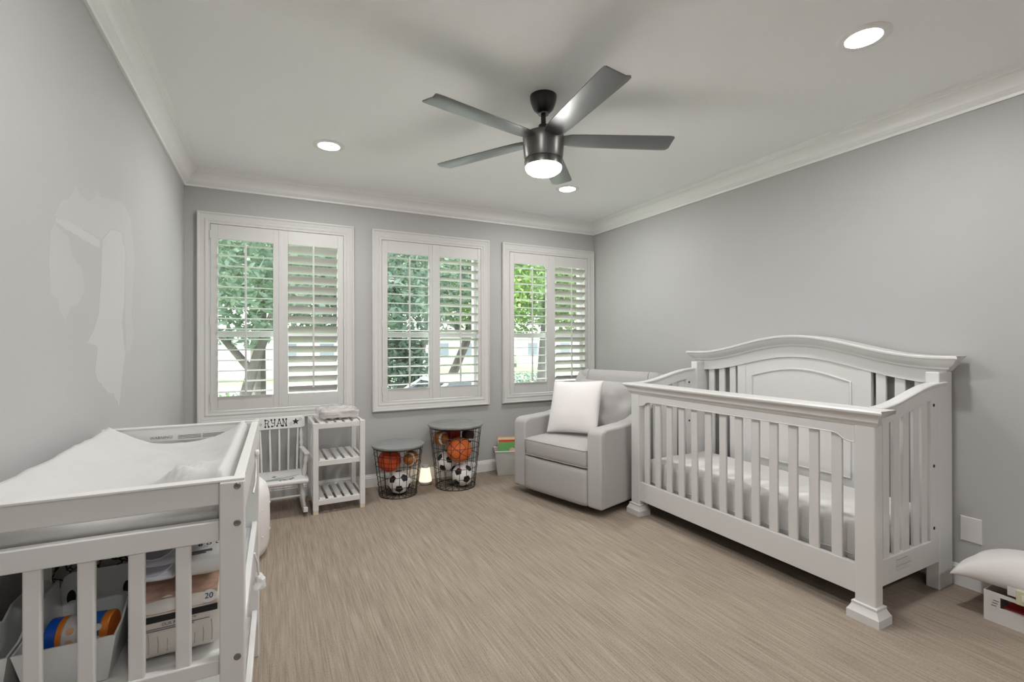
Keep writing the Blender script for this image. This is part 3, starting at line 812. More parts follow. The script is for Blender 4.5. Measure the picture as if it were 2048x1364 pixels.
# night light glowing between the baskets
nl = thing('night_light', 'small white glowing night light between the wire baskets', 'lamp', (1.172, 3.915, 0))
bm = B(); lathe(bm, [(.035, 0), (.046, .004), (.052, .014), (.053, .022), (.052, .026)], 32); obj('base', bm, WHITE, nl, smooth=True)
bm = B(); lathe(bm, [(.052, .026), (.053, .034), (.046, .075), (.038, .125), (.034, .138), (.030, .141), (.001, .142)], 32); obj('shade', bm, mat('night_shade', (.9, .82, .68), .5, emit=((1, .76, .50), .75)), nl, smooth=True)
bm = B(); lathe(bm, [(.031, .140), (.032, .152), (.030, .158), (.001, .159)], 28); obj('cap', bm, WHITE, nl, smooth=True)
bm = B(); tube(bm, [(-.05, -.01, .006), (-.072, -.03, .004), (-.092, -.01, .004), (-.095, .04, .004), (-.08, .085, .004), (-.06, .105, .02)], .0028, 6); obj('cord', bm, WHITE, nl, smooth=True)

# ------------------------------------------------------------------ clear bin of books by the armchair
BX, BY, BR = 1.955, 3.895, -20
CLEAR = film('clear_plastic', (.78, .76, .75), .60)
bn = thing('storage_bin', 'clear plastic bin of picture books beside the armchair', 'bin', (BX, BY, 0), BR)
def wallq(w0, d0, w1, d1, z0, z1, th=.004):
    bm = B(); outer = [[(-w0,-d0,z0),(w0,-d0,z0),(w0,d0,z0),(-w0,d0,z0)], [(-w1,-d1,z1),(w1,-d1,z1),(w1,d1,z1),(-w1,d1,z1)],
                       [(-w1+th,-d1+th,z1),(w1-th,-d1+th,z1),(w1-th,d1-th,z1),(-w1+th,d1-th,z1)], [(-w0+th,-d0+th,z0+th),(w0-th,-d0+th,z0+th),(w0-th,d0-th,z0+th),(-w0+th,d0-th,z0+th)]]
    return loft(bm, outer)
obj('tub', wallq(.115, .085, .135, .10, 0, .215), CLEAR, bn, bevel=.006)
bm = B(); ring = [(-.137,-.102), (.137,-.102), (.137,.102), (-.137,.102)]
tube(bm, [(x, y, .216) for x, y in ring], .006, 8, closed=True); obj('rim', bm, mat('bin_rim', (.80, .78, .77), .4), bn, smooth=True)
for y in (-.055, .035):
    bm = B(); lathe(bm, [(.008, 0), (.008, .003), (.001, .003)], 14); xf(bm, T(-.136, y, .185) @ RY(-95)); obj('vent_hole', bm, HOLE, bn)
bkm = root_matrix(bn)
BK = [('green', (.16, .42, .13), .205, .285, 8, 'green picture book leaning at the front of the clear bin', -.066), ('red', (.72, .06, .02), .20, .30, 8, 'red picture book behind the green one in the clear bin', -.040),
      ('cream', (.72, .66, .50), .21, .315, 8, 'cream picture book in the middle of the clear bin', -.015), ('navy', (.04, .06, .14), .17, .225, 8, 'thin navy book inside the clear bin', .006),
      ('yellow', (.75, .58, .10), .16, .27, 8, 'yellow picture book toward the back of the clear bin', .026), ('tan', (.55, .42, .28), .20, .315, 8, 'tan picture book against the back of the clear bin', .048)]
for nm, col, w_, h_, tl, lab, yy in BK:
    t = thing('picture_book', lab, 'book', bkm @ Vector((.004, yy, .006)), BR, 'picture books in the clear bin')
    mm = T(0, 0, 0) @ RX(-tl*.9)
    cm = mat('cover_'+nm, col, .4)
    for s in (-1, 1):
        bm = B(); box(bm, -w_/2, w_/2, s*.0052-.0011, s*.0052+.0011, 0, h_); xf(bm, mm); obj('cover', bm, cm, t)
    bm = B(); box(bm, -w_/2-.001, -w_/2+.001, -.0063, .0063, 0, h_); xf(bm, mm); obj('spine', bm, cm, t)
    bm = B(); box(bm, -w_/2+.003, w_/2-.004, -.004, .004, .003, h_-.003); xf(bm, mm); obj('pages', bm, SHEET, t)
    if nm in ('green', 'red'):
        bm = B(); sphere(bm, (.02, -.0068, h_*.72), .03, 14, 8, 1, .02, 1); xf(bm, mm); obj('cover_print', bm, mat('print_pink', (.75, .45, .42), .5), t, smooth=True)

# ------------------------------------------------------------------ three-tier white shelf
SX, SY = .265, 3.553
sh = thing('slatted_shelf', 'white three-tier slatted shelf stand by the child rocker', 'shelf', (SX, SY, 0), 1.5)
SW, SD, SH = .352, .385, .635
for x in (0, SW-.036):
    for y in (0, SD-.036):
        lg = obj('leg', box(B(), x, x+.036, y, y+.036, .028, SH), WHITE, sh, bevel=.003)
        obj('bare_foot', box(B(), x+.001, x+.035, y+.001, y+.035, 0, .029), WOODL, lg, bevel=.002)
for zz in (.062, .335, SH-.04):
    obj('front_rail', box(B(), .036, SW-.036, .006, .026, zz, zz+.036), WHITE, sh, bevel=.002)
    obj('back_rail', box(B(), .036, SW-.036, SD-.026, SD-.006, zz, zz+.036), WHITE, sh, bevel=.002)
    for x in (.004, SW-.022): obj('side_rail', box(B(), x, x+.018, .036, SD-.036, zz, zz+.036), WHITE, sh, bevel=.002)
    for k in range(5):
        x = .043+(SW-.086-.040)*k/4
        obj('slat', box(B(), x, x+.040, .010, SD-.010, zz+.030, zz+.044), WHITE, sh, bevel=.003)
pk = thing('linen_package', 'folded linen in crinkled clear plastic on the slatted shelf', 'package', root_matrix(sh) @ Vector((.185, .185, SH+.016)), 3)
LINEN = mat('linen_mauve', (.56, .50, .49), .9, bump=(60, .2)); WRAP = film('crinkled_wrap', (.86, .84, .84), .38, .12)
for k in range(3):
    bm = softbox((.235-.008*k, .24-.01*k, .017), .007, (8,8,2), (0,0,.003), .002, 20, k); xf(bm, T(0, 0, .011+.0165*k)); obj('folded_cloth', bm, LINEN, pk, smooth=True)
bm = softbox((.265, .30, .058), .016, (20,20,6), (0,0,.004), .013, 30, 5); xf(bm, T(0, 0, .034)); obj('plastic_wrap', bm, WRAP, pk, smooth=True, angle=15)

# ------------------------------------------------------------------ child's rocking chair
rc = thing('child_rocking_chair', 'white child rocking chair lettered RYAN with stars', 'rocking chair', (.068, 3.56, 0), 1.0)
RW = .170
def turned(bm, a, b, prof, seg=12):
    a, b = Vector(a), Vector(b); tube(bm, [a.lerp(b, f) for f, r_ in prof], [r_ for f, r_ in prof], seg); return bm
bm = B()
rk = [(y, .006+1.15*(y-.20)**2*.55) for y in [-.02+.50*i/20 for i in range(21)]]
for s in (-1, 1):
    bm = B(); loft(bm, [[(s*(RW-.020)-.014, y, zz), (s*(RW-.020)+.014, y, zz), (s*(RW-.020)+.014, y, zz+.032), (s*(RW-.020)-.014, y, zz+.032)] for y, zz in rk]); obj('rocker', bm, WHITE, rc, bevel=.003)
LEGP = [(0, .010), (.12, .012), (.2, .009), (.35, .015), (.55, .017), (.7, .011), (.75, .015), (.85, .012), (1, .011)]
for s in (-1, 1):
    bm = turned(B(), (s*(RW-.02), .075, .045), (s*(RW-.045), .10, .235), LEGP); obj('leg', bm, WHITE, rc, smooth=True)
    bm = turned(B(), (s*(RW-.02), .335, .038), (s*(RW-.045), .30, .235), LEGP); obj('leg', bm, WHITE, rc, smooth=True)
bm = turned(B(), (-RW+.03, .09, .125), (RW-.03, .09, .125), [(0, .006), (.5, .009), (1, .006)]); obj('stretcher', bm, WHITE, rc, smooth=True)
bm = softbox((.345, .345, .030), .012, (10,10,4)); xf(bm, T(0, .17, .243)); seat = obj('seat', bm, WHITE, rc, smooth=True, angle=70)
# printed picture on the seat
def star(cx, cy, r, r2=.42, rot=90):
    return [(cx+(r if k % 2 == 0 else r*r2)*math.cos(R(rot+36*k)), cy+(r if k % 2 == 0 else r*r2)*math.sin(R(rot+36*k))) for k in range(10)]
SZ = .2585
for k, (cx, cy, r_) in enumerate(((.06, .045, .013), (.02, .042, .012), (-.005, .035, .010), (.075, .065, .010), (-.04, .155, .016))):
    bm = B(); prism(bm, star(cx, cy, r_), 2, SZ-.001, SZ+.0008); obj('seat_star_print', bm, INK, seat)
for k in range(5):
    y0 = .04+.022*k
    bm = B(); tube(bm, [(-.10+.02*k+.035*i, y0+.014*math.sin(i*1.1+k), SZ) for i in range(5)], .0022, 5); obj('seat_line_print', bm, INKG if k % 2 else TEALI, seat, smooth=True)
bm = B(); box(bm, -.10, -.02, .045, .085, SZ-.001, SZ+.0006); obj('seat_wash_print', bm, TEALI, seat)
# back: posts with finials, spindles, headrest
bt = (.33, .25); tp = (.415, .62)
HB0, HB1 = .555, .640
for s in (-1, 1):
    bm = turned(B(), (s*.150, .325, .25), (s*.150, .392, .565), [(0, .012), (.25, .015), (.55, .010), (.62, .015), (.70, .010), (.78, .016), (.86, .012), (1, .003)]); obj('back_post', bm, WHITE, rc, smooth=True)
for k in range(5):
    f = -1+.5*k
    bm = turned(B(), (f*.115, .325, .25), (f*.128, .392, .565), [(0, .006), (.5, .008), (1, .006)], 10); obj('spindle', bm, WHITE, rc, smooth=True)
def hb(x):  # gentle curve of the headrest
    return .388-.10*(x*x)
hpts = [(-.175+.35*i/16) for i in range(17)]
bm = B(); rings = []
for x in hpts:
    e = max(0, abs(x)-.160)/.015; cut = .010*e
    rings.append([(x, hb(x)-.009, HB0+cut), (x, hb(x)+.006, HB0+cut), (x, hb(x)+.022, HB1-cut), (x, hb(x)+.007, HB1-cut)])
loft(bm, rings); head = obj('headrest', bm, WHITE, rc, bevel=.003)
# arms
for s in (-1, 1):
    bm = B(); loft(bm, [[(s*(.150+w_)-.016, y, .402), (s*(.150+w_)+.016, y, .402), (s*(.150+w_)+.016, y, .416), (s*(.150+w_)-.016, y, .416)] for y, w_ in ((.10, .018), (.14, .018), (.22, .012), (.36, 0))]); obj('arm', bm, WHITE, rc, bevel=.004)
    bm = turned(B(), (s*.150, .115, .25), (s*.165, .115, .405), [(0, .012), (.3, .016), (.6, .011), (.75, .016), (1, .010)]); obj('arm_post', bm, WHITE, rc, smooth=True)
# lettering: thin strokes with round ends, laid on the tilted headrest face
def face(x, zz):
    f = (zz-HB0)/(HB1-HB0)
    return Vector((x, hb(x)-.009+.016*f-.0012, zz))
def stroke(pts, r_, m=INK, name='lettering'):
    bm = B(); tube(bm, [face(x, zz) for x, zz in pts], r_, 6); obj(name, bm, m, head, smooth=True)
def dot(x, zz, r_):
    bm = B(); p = face(x, zz); lathe(bm, [(r_, -.0008), (r_, .0008)], 14); xf(bm, T(*p) @ RX(79)); obj('lettering', bm, INK, head)
LH = .048; LZ = HB0+.021
def letter(ch, x0, w_):
    g = {'R': [[(0,0),(0,1)], [(0,1),(.55,1.0),(.85,.88),(.88,.7),(.6,.53),(0,.50)], [(.55,.5),(.85,0)]],
         'Y': [[(0,.98),(.05,.62),(.4,.48),(.8,.55)], [(.85,1),(.85,.2),(.6,0),(.2,.02)]],
         'A': [[(0,.05),(.5,1)], [(.5,1),(1,.05)], [(.2,.4),(.8,.4)]],
         'N': [[(0,0),(0,1)], [(0,1),(.9,.05)], [(.9,0),(.9,1)]]}[ch]
    d = {'R': [(0,0),(0,1),(0,.5),(.85,0)], 'Y': [(0,1),(.85,1),(.15,.03)], 'A': [(0,.05),(1,.05),(.5,1),(.22,.4),(.78,.4)], 'N': [(0,0),(0,1),(.9,0),(.9,1)]}[ch]
    for s in g: stroke([(x0+a*w_, LZ+b*LH) for a, b in s], .0020)
    for a, b in d: dot(x0+a*w_, LZ+b*LH, .0064 if (a, b) not in ((0,.5),(.22,.4),(.78,.4)) else .0035)
for ch, x0, w_ in (('R', -.092, .026), ('Y', -.052, .026), ('A', -.014, .030), ('N', .026, .024)): letter(ch, x0, w_)
def hstar(cx, cz, r_, fill):
    pts = star(cx, cz, r_, .42, 88)
    if fill:
        bm = B(); loft(bm, [[face(x, zz)+Vector((0, .001, 0)) for x, zz in pts], [face(x, zz)+Vector((0, -.0006, 0)) for x, zz in pts]]); obj('star_print', bm, INK, head)
    else: stroke(pts+[pts[0]], .0008, INKG, 'star_print')
hstar(.080, LZ+.010, .014, False); hstar(.112, LZ+.026, .026, True); hstar(.144, LZ+.042, .013, False); hstar(-.122, LZ+.02, .010, False); hstar(-.150, LZ+.026, .013, False)

# ------------------------------------------------------------------ white pouf behind the changing table
pf = thing('pouf', 'white rounded upholstered pouf on the carpet by the child rocker', 'pouf', (-.262, 3.075, 0))
bm = B(); lathe(bm, [(.10, 0), (.21, .004), (.245, .025), (.258, .07), (.262, .2), (.260, .33), (.248, .385), (.22, .415), (.15, .428), (.001, .430)], 48); obj('cover', bm, PILLOW, pf, smooth=True, angle=80)
for zz in (.13, .28):
    for k in range(12):
        a = 2*PI*k/12; bm = B(); sphere(bm, (.258*math.cos(a), .258*math.sin(a), zz), .007, 10, 6); obj('button', bm, PILLOW, pf, smooth=True)

# ------------------------------------------------------------------ changing table
ct = thing('changing_table', 'white wooden changing table with slatted ends and open shelves', 'changing table', (-.050, 1.201, 0), -.8)
TW, TL, TH = .474, .892, .900
for x in (-TW, -.048):
    for y in (0, TL-.035):
        post = obj('post', box(B(), x, x+.048, y, y+.035, 0, TH-.004), WHITE, ct, bevel=.003)
        if y == 0:
            for zz in (.888-.002, .805, .512):
                bm = B(); lathe(bm, [(.0072, -.0005), (.0072, .0012), (.0055, .0020), (.0035, .0012), (.001, .0012)], 20); xf(bm, T(x+.034, 0, zz) @ RX(90)); obj('bolt', bm, STEEL, post, smooth=True, angle=25)
for y in (.007, TL-.029):
    obj('end_top_rail', box(B(), -TW+.0485, -.0485, y, y+.022, .847, TH), WHITE, ct, bevel=.0025)
    obj('end_middle_rail', box(B(), -TW+.0485, -.0485, y, y+.022, .768, .812), WHITE, ct, bevel=.0025)
    obj('end_lower_rail', box(B(), -TW+.0485, -.0485, y, y+.022, .478, .511), WHITE, ct, bevel=.0025)
    for k in range(4):
        x = -.1145-.0797*k
        obj('slat', box(B(), x-.014, x+.014, y+.004, y+.018, .509, .770), WHITE, ct, bevel=.0035)
for x in (-TW+.004, -.022-.002):
    obj('side_top_rail', box(B(), x, x+.022, .035, TL-.035, .792 if x < -.2 else .812, .808 if x < -.2 else TH-.001), WHITE, ct, bevel=.0025)
    obj('shelf_rail', box(B(), x, x+.018, .035, TL-.035, .484, .519), WHITE, ct, bevel=.0025)
    obj('shelf_rail', box(B(), x, x+.018, .035, TL-.035, .145, .180), WHITE, ct, bevel=.0025)
# one board under the end rail so the post caps read as one line
for y in (.0, TL-.035): obj('end_cap', box(B(), -TW, 0, y+.003, y+.031, TH-.004, TH+.0015), WHITE, ct, bevel=.0012)
obj('top_deck', box(B(), -TW+.027, -.026, .030, TL-.030, .780, .792), mat('deck_board', (.16, .155, .15), .7), ct)
obj('middle_shelf', box(B(), -TW+.024, -.026, .030, TL-.030, .486, .498), WHITE, ct)
obj('bottom_shelf', box(B(), -TW+.024, -.026, .030, TL-.030, .148, .160), WHITE, ct)
for k in range(2):
    bm = text_bm('WARNING!', .013) if k == 0 else B()
    if k == 1:
        for i in range(3):
            for j in range(2): box(bm, .048+.075*j, .048+.07+.075*j, -.0065+.005*i-.001, -.0065+.005*i+.001, -.0003, .0003)
    xf(bm, T(-.305, TL-.0295, .862) @ RX(90)); obj('warning_print', bm, INKG, ct)
# white safety lumps (strap fastener) on the room side
bm = softbox((.012, .022, .018), .005, (4,4,4), (0,0,0), .003, 80, 2); xf(bm, T(.006, .54, .845)); obj('strap_knob', bm, WHITE, ct, smooth=True)
bm = B(); tube(bm, [(.002, .54, .84), (.003, .535, .80), (.002, .50, .76), (-.002, .45, .74)], .003, 6); obj('strap', bm, WHITE, ct, smooth=True)
bm = softbox((.030, .050, .045), .012, (8,8,8), (0,0,0), .012, 60, 6); xf(bm, T(.010, .60, .40)); obj('plastic_knot', bm, film('bag_film', (.88, .88, .88), .6), ct, smooth=True, angle=20)
bm = B(); tube(bm, [(.008, .60, .42), (.004, .59, .47), (-.004, .58, .505)], .004, 6); obj('knot_tie', bm, WHITE, ct, smooth=True)

ctm = root_matrix(ct)
# contoured changing pad with a loose grey-white cover
pad = thing('changing_pad', 'contoured changing pad in a wrinkled pale grey cover', 'changing pad', ctm @ Vector((-.247, .446, .793)), -.8)
bm = B(); nx, ny = 36, 48; top = {}; bt_ = {}
hw, hl = .2165, .405
for i in range(nx+1):
    for j in range(ny+1):
        u, v = 2*i/nx-1, 2*j/ny-1
        uu, vv = math.sin(u*PI/2), math.sin(v*PI/2)
        x = hw*uu; y = hl*vv
        side = abs(uu)**2.2
        zz = .062+(.074 if uu < 0 else .066)*side
        # ends sag in the middle, corners pulled up
        zz += .012*side*(vv**4) - .012*(1-side)*(vv**2)
        f = min(1, (1-abs(uu))/.10)**.5 if abs(uu) < 1 else 0
        g = min(1, (1-abs(vv))/.06)**.5 if abs(vv) < 1 else 0
        k = min(f, g)
        zz = .018+(zz-.018)*(.25+.75*k) if k < 1 else zz
        w = mnoise.noise(Vector((x*10, y*7, 1)))*.005+mnoise.noise(Vector((x*26+y*14, y*16, 4)))*.0032
        # bunched fold near the front right corner
        dx, dy = (x-.105)/.055, (y+.235)/.075
        w += .030*math.exp(-(dx*dx+dy*dy)*1.5)*(1+.5*math.sin((x+y)*70))
        zz += w*k
        edge = i in (0, nx) or j in (0, ny)
        low = .016*(1-min(1, 1.3*(1-max(abs(uu), abs(vv)))))+(.055*min(1, max(0, -uu-.86)/.08))
        a = bm.verts.new((x, y, (.075 if uu < -.9 else .022) if edge else max(zz, .085) if uu < -.93 else zz)); top[i, j] = a
        bt_[i, j] = a if edge else bm.verts.new((x, y, .001+low*.6))
for i in range(nx):
    for j in range(ny):
        bm.faces.new((top[i,j], top[i+1,j], top[i+1,j+1], top[i,j+1]))
        try: bm.faces.new((bt_[i,j], bt_[i,j+1], bt_[i+1,j+1], bt_[i+1,j]))
        except ValueError: pass
obj('pad_cover', bm, DGREY, pad, smooth=True, angle=85)
bm = B(); tube(bm, [(-.19+.38*i/24, -.386+.008*math.cos(i*.26)-.004, .024+.003*math.sin(i)) for i in range(25)], .004, 6); obj('hem', bm, DGREY, pad, smooth=True)

# things on its middle shelf (local coordinates of the table, shelf top .498)
SZ0 = .499
def onshelf(name, label, cat, x, y, rz=0, z_=SZ0, group=None): return thing(name, label, cat, ctm @ Vector((x, y, z_)), -.8+rz, group)
def open_bin(x, y, w_, d_, hf, hb_, label):
    t = onshelf('plastic_bin', label, 'bin', x, y, 0, SZ0, 'white plastic bins on the changing table shelf')
    bm = B(); th = .004; e = .82
    n = 10
    # side profile: low front, high rounded back
    prof = [(-d_/2, hf), (-d_/2+.05, hf+.004), (-d_/2+.10, hf+.03), (0, hb_-.02), (.04, hb_), (d_/2, hb_)]
    def wall_(pts): loft(bm, pts)
    for s in (-1, 1):
        pts = [(s*(w_/2-.018), y_*e, 0) for y_, _ in prof]; tops = [(s*w_/2, y_, zz) for y_, zz in prof]
        vb = [bm.verts.new(p) for p in pts]; vt = [bm.verts.new(p) for p in tops]
        vb2 = [bm.verts.new((p[0]-s*th, p[1], p[2]+.002)) for p in pts]; vt2 = [bm.verts.new((p[0]-s*th, p[1], p[2])) for p in tops]
        for k in range(len(prof)-1):
            bm.faces.new((vb[k], vb[k+1], vt[k+1], vt[k])); bm.faces.new((vb2[k], vt2[k], vt2[k+1], vb2[k+1])); bm.faces.new((vt[k], vt[k+1], vt2[k+1], vt2[k]))
    loft(bm, [[(-w_/2+.018, -d_/2*e, 0), (w_/2-.018, -d_/2*e, 0), (w_/2-.018, -d_/2*e+th, 0), (-w_/2+.018, -d_/2*e+th, 0)], [(-w_/2, -d_/2, hf), (w_/2, -d_/2, hf), (w_/2, -d_/2+th, hf), (-w_/2, -d_/2+th, hf)]])
    # back wall with rounded shoulders
    m_ = 12; vb = []; vt = []
    for k in range(m_+1):
        f = -1+2*k/m_; r_ = max(0, abs(f)-.72)/.28
        vb.append(bm.verts.new((f*(w_/2-.018), d_/2*e, 0))); vt.append(bm.verts.new((f*w_/2, d_/2, hb_+.012-.05*r_*r_)))
    for k in range(m_): bm.faces.new((vb[k], vb[k+1], vt[k+1], vt[k]))
    loft(bm, [[(-w_/2+.018, -d_/2*e, 0), (w_/2-.018, -d_/2*e, 0), (w_/2-.018, d_/2*e, 0), (-w_/2+.018, d_/2*e, 0)], [(-w_/2+.018, -d_/2*e, th), (w_/2-.018, -d_/2*e, th), (w_/2-.018, d_/2*e, th), (-w_/2+.018, d_/2*e, th)]])
    obj('tub', bm, PLASTW, t, smooth=True, angle=35)
    for s in (-1, 1):
        bm = B(); lathe(bm, [(.012, -.0015), (.012, .0015)], 16); xf(bm, T(s*(w_/2-.028), d_/2-.006, hb_-.045) @ RX(90) @ Matrix.Diagonal((.7, 1.5, 1, 1))); obj('grip_hole', bm, HOLE, t)
    return t
open_bin(-.315, .150, .160, .215, .098, .150, 'white open-front plastic bin holding a blue wipes canister')
open_bin(-.424, .150, .050, .215, .098, .140, 'narrow white plastic bin against the left end of the shelf')
can = onshelf('wipes_canister', 'blue-capped canister with an orange and white label in the plastic bin', 'canister', -.313, .142, 0, SZ0+.006)
cmx = T(0, 0, .068) @ RZ(-8) @ RY(90)
for nm, a, b, r_, mm in (('cap', -.058, -.038, .0335, mat('can_blue', (.01, .10, .55), .3)), ('label_orange', -.038, -.027, .034, mat('can_orange', (.75, .22, .03), .4)), ('label_white', -.027, .011, .034, SHEET),
                         ('label_blue', .011, .038, .034, mat('can_blue2', (.015, .13, .50), .4)), ('label_orange', .038, .054, .034, mat('can_orange', (.75, .22, .03), .4))):
    bm = B(); lathe(bm, [(r_-.002, a), (r_, a+.002), (r_, b-.002), (r_-.002, b)], 32); xf(bm, cmx); obj(nm, bm, mm, can, smooth=True, angle=30)
for zz, m_ in ((-.012, mat('print_peach', (.80, .45, .25), .5)), (.022, SHEET), (.036, SHEET)):
    for an in (60, 100, 140):
        bm = B(); lathe(bm, [(.007, -.0006), (.007, .0008)], 16); xf(bm, cmx @ RZ(an+90) @ T(0, .034, zz) @ RX(-90)); obj('label_print', bm, m_, can)
st = onshelf('folded_paper', 'pale blue leaflet lying in the plastic bin beside the canister', 'paper', -.345, .10, 12, SZ0+.006)
bm = softbox((.05, .06, .022), .01, (6,6,6), (0,0,.002), .002, 30, 3); xf(bm, T(0, 0, .016)); obj('leaflet', bm, mat('paper_blue', (.55, .66, .72), .5), st, smooth=True)

# diaper pack in a printed clear wrapper
dp = onshelf('diaper_pack', 'large diaper pack with a brown band and the number 20', 'diaper pack', -.137, .190, 2, SZ0+.011)
bm = softbox((.178, .250, .118), .022, (16, 20, 10), (.004, .004, .008), .003, 18, 1); xf(bm, T(0, 0, .062)); obj('wrapper', bm, mat('pack_white', (.72, .68, .63), .3, bump=(14, .1)), dp, smooth=True, angle=80)
for k in range(9):
    x = -.068+.0165*k
    bm = B(); tube(bm, [(x, -.1255, .018), (x+.001, -.1275, .04), (x-.001, -.1262, .066)], .0010, 5); obj('diaper_edge', bm, mat('pack_fold', (.45, .41, .36), .6), dp, smooth=True)
bm = B(); loft(bm, [[(x, -.1312, .0865), (x, -.1285, .0990), (x, -.1255, .0985), (x, -.128, .0860)] for x in (-.075, 0, .075)]); obj('dark_band', bm, INK, dp)
PHO = mat('pack_photo', (.52, .34, .26), .4, noise=(24, .45))
bm = B(); loft(bm, [[(x, -.1275, .1020), (x, -.106, .1240), (x, -.02, .1325), (x, .06, .1322), (x, .06, .1300), (x, -.02, .1300), (x, -.100, .121), (x, -.118, .1065)] for x in (-.074, -.035, 0, .035, .074)]); obj('photo_print', bm, PHO, dp, smooth=True)
bm = B(); lathe(bm, [(.0145, -.0006), (.0145, .0008)], 20); xf(bm, T(.058, -.1185, .1145) @ RX(44)); obj('count_badge', bm, SHEET, dp)
bm = text_bm('20', .017); xf(bm, T(.058, -.1193, .1153) @ RX(44)); obj('count_print', bm, INK, dp)
bm = text_bm('OUR PURPOSE\u2122', .0085); xf(bm, T(.004, -.1308, .0790) @ RX(88)); obj('slogan_print', bm, INKG, dp)
for i in range(2):
    bm = B(); box(bm, -.06, .06-.03*i, -.1312, -.1290, .0718-.004*i, .0725-.004*i); obj('small_print', bm, INKG, dp)

wp = onshelf('wipes_pack', 'white soft wipes pack with black lettering lying on the diaper pack', 'wipes pack', -.092, .180, 6, SZ0+.163)
bm = softbox((.088, .16, .042), .018, (12, 14, 6), (0,0,.010), .006, 20, 8); xf(bm, T(0, 0, .021)); obj('wrapper', bm, mat('wipes_white', (.80, .80, .79), .35), wp, smooth=True, angle=80)
bm = text_bm('e o t', .022); xf(bm, T(.004, -.030, .0545) @ RX(8)); obj('lettering', bm, INK, wp)
bm = text_bm('...', .045); xf(bm, T(.020, .012, .0560)); obj('dots_print', bm, INKG, wp)
for i in range(2):
    bm = B(); box(bm, -.03, .012-.012*i, -.058-.006*i, -.0565-.006*i, .045, .0510-.0015*i); obj('small_print', bm, INKG, wp)
tub = onshelf('wipes_tub', 'round white tub with a bright blue lid behind the wipes pack', 'tub', -.080, .375, 0, SZ0)
bm = B(); lathe(bm, [(.042, 0), (.046, .01), (.046, .105), (.048, .112), (.048, .122)], 36); obj('tub', bm, WHITE, tub, smooth=True, angle=30)
bm = B(); lathe(bm, [(.040, .121), (.040, .1265), (.001, .128)], 36); obj('lid_label', bm, mat('lid_blue', (.02, .27, .62), .35), tub, smooth=True)
mc = onshelf('mint_blanket', 'crumpled mint green blanket at the back of the shelf', 'blanket', -.140, .615, 8, SZ0+.018)
bm = softbox((.14, .15, .165), .05, (14, 12, 12), (.006, .006, .006), .018, 13, 12); xf(bm, T(0, 0, .088)); obj('cloth', bm, mat('mint_fleece', (.33, .60, .55), .8), mc, smooth=True, angle=60)
# bibs hanging over the bin's edge
for k, (x, y, z_, rz, rx, lab) in enumerate(((-.188, .185, SZ0+.181, 0, 16, 'white bib with a stitched edge leaning over the diaper pack'), (-.188, .195, SZ0+.212, 0, 16, 'pale lilac folded bib tucked behind the white bib'))):
    bb = onshelf('baby_bib', lab, 'bib', x, y, rz, z_)
    bm = B(); n = 20; ptsb = [(.040*math.cos(2*PI*i/n), .064*math.sin(2*PI*i/n)) for i in range(n)]
    bm = softbox((.082, .130, .012), .0058, (12, 14, 2), (0,0,.003), .004, 22, 30+k); xf(bm, RX(rx)); obj('cloth', bm, mat('bib_cotton%d' % k, ((.78, .78, .84), (.66, .67, .76))[k], .9), bb, smooth=True, angle=80)
    bm = B(); tube(bm, [(p[0]*.93, p[1]*.95, .010) for p in ptsb], .0022, 6, closed=True); xf(bm, RX(rx)); obj('stitched_edge', bm, mat('bib_edge', (.60, .61, .72), .8), bb, smooth=True)
# printed fabric box behind
def printed():
    m = bpy.data.materials.new('animal_print'); m.use_nodes = True; nt = m.node_tree; b = nt.nodes['Principled BSDF']
    tc = nt.nodes.new('ShaderNodeTexCoord'); v = nt.nodes.new('ShaderNodeTexVoronoi'); v.feature = 'DISTANCE_TO_EDGE'; v.inputs['Scale'].default_value = 38
    n = nt.nodes.new('ShaderNodeTexNoise'); n.inputs['Scale'].default_value = 26
    nt.links.new(tc.outputs['Object'], n.inputs['Vector']); mp = nt.nodes.new('ShaderNodeMixRGB'); mp.inputs[0].default_value = .04
    nt.links.new(tc.outputs['Object'], mp.inputs[1]); nt.links.new(n.outputs['Color'], mp.inputs[2]); nt.links.new(mp.outputs[0], v.inputs['Vector'])
    rp = nt.nodes.new('ShaderNodeValToRGB'); rp.color_ramp.elements[0].color = (.04, .04, .04, 1); rp.color_ramp.elements[1].color = (.50, .49, .47, 1)
    rp.color_ramp.elements[0].position = .03; rp.color_ramp.elements[1].position = .07
    nt.links.new(v.outputs['Distance'], rp.inputs[0]); nt.links.new(rp.outputs[0], b.inputs['Base Color']); b.inputs['Roughness'].default_value = .9
    return m
fb = onshelf('fabric_box', 'grey fabric box printed with black line drawings at the back of the shelf', 'box', -.310, .40, 0, SZ0+.008)
bm = softbox((.235, .17, .180), .015, (10, 8, 10), (.004, .004, .004), .003, 12, 3); xf(bm, T(0, 0, .092)); obj('fabric_shell', bm, printed(), fb, smooth=True, angle=80)
bm = B(); tube(bm, [(-.115, -.083, .178), (.115, -.083, .178), (.115, .083, .178), (-.115, .083, .178)], .004, 6, closed=True); obj('binding', bm, INKG, fb, smooth=True)

# ------------------------------------------------------------------ right wall: plate, box and pillow
pl = thing('wall_plate', 'blank white wall plate on the grey wall beside the crib', 'wall plate', (XR, 1.040, .285))
bm = B(); loft(bm, [[(0, -.040, -.060), (0, .040, -.060), (0, .040, .060), (0, -.040, .060)], [(-.004, -.040, -.060), (-.004, .040, -.060), (-.004, .040, .060), (-.004, -.040, .060)], [(-.0065, -.037, -.057), (-.0065, .037, -.057), (-.0065, .037, .057), (-.0065, -.037, .057)]])
obj('plate', bm, mat('plate_white', (.66, .645, .63), .4), pl)

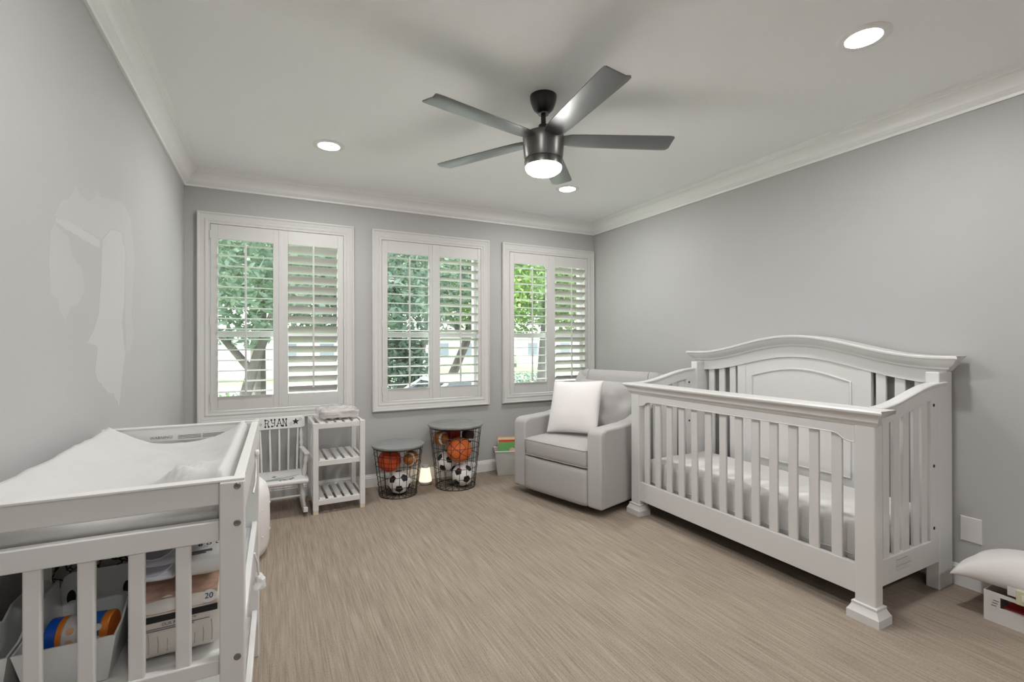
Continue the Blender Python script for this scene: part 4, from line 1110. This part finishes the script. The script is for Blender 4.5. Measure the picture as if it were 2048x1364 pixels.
wb = thing('storage_box', 'white cardboard storage box with a cut-out grip under a pillow', 'box', (2.752, .905, 0))
CARD = mat('box_white', (.72, .70, .68), .5)
DX, DYB, HH = .235, -.36, .128
bm = B()
for y0, y1, z0, z1 in ((DYB, 0, 0, .068), (DYB, -.295, .068, HH), (-.052, 0, .068, HH), (-.295, -.052, .112, HH)): box(bm, 0, .004, y0, y1, z0, z1)
obj('front_wall', bm, CARD, wb)
obj('end_wall', box(B(), .004, DX, -.004, 0, 0, HH), CARD, wb, bevel=.001)
obj('end_wall', box(B(), .004, DX, DYB, DYB+.004, 0, HH), CARD, wb, bevel=.001)
obj('back_wall', box(B(), DX-.004, DX, DYB+.004, -.004, 0, HH), CARD, wb)
obj('bottom', box(B(), .004, DX-.004, DYB+.004, -.004, 0, .004), CARD, wb)
for k in range(3):
    bm = B(); box(bm, -.0007, .0005, -.048+.004*k, -.030+.003*k, .092-.011*k, .0945-.011*k); obj('slot', bm, HOLE, wb)
for k, (col, lab) in enumerate((((.35, .02, .02), 'dark red book lying inside the white storage box'), ((.10, .13, .13), 'dark green book lying at the bottom of the white storage box'))):
    bk_ = thing('boxed_book', lab, 'book', (2.775+.01*k, .66, .0045+.034*(1-k)), 0)
    obj('cover', box(B(), 0, .17, -.02, .19, 0, .003), mat('boxbook%d' % k, col, .5), bk_)
    obj('cover', box(B(), 0, .17, -.02, .19, .027, .030), mat('boxbook%d' % k, col, .5), bk_)
    obj('pages', box(B(), .003, .167, -.017, .187, .003, .027), SHEET, bk_)
fp = thing('bed_pillow', 'plump white bed pillow lying on the storage box', 'pillow', (2.876, .725, HH+.001), 0)
bm = pillow_bm(.285, .58, .165, 26, .010, 2, .05, .42)
for v_ in bm.verts:
    e_ = max(0, abs(v_.co.y)-.12); v_.co.z -= 1.5*e_*e_; f_ = max(0, -v_.co.x-.06); v_.co.z -= 2.2*f_*f_
xf(bm, T(0, 0, .080)); obj('pillow_cover', bm, PILLOW, fp, smooth=True, angle=80)
bm = B(); box(bm, -.144, -.1425, .045, .10, .016, .052); obj('care_label', bm, SHEET, fp)
CREAM = mat('cream_plastic', (.66, .64, .45), .45)
sp = thing('switch_timer', 'cream plastic light switch box hooked on the storage box rim', 'switch', (2.730, .770, .118))
obj('housing', box(B(), 0, .020, -.055, .030, 0, .060), CREAM, sp, bevel=.003)
obj('rocker', box(B(), -.004, .001, -.040, .012, .018, .044), mat('cream_light', (.80, .79, .66), .4), sp, bevel=.002)
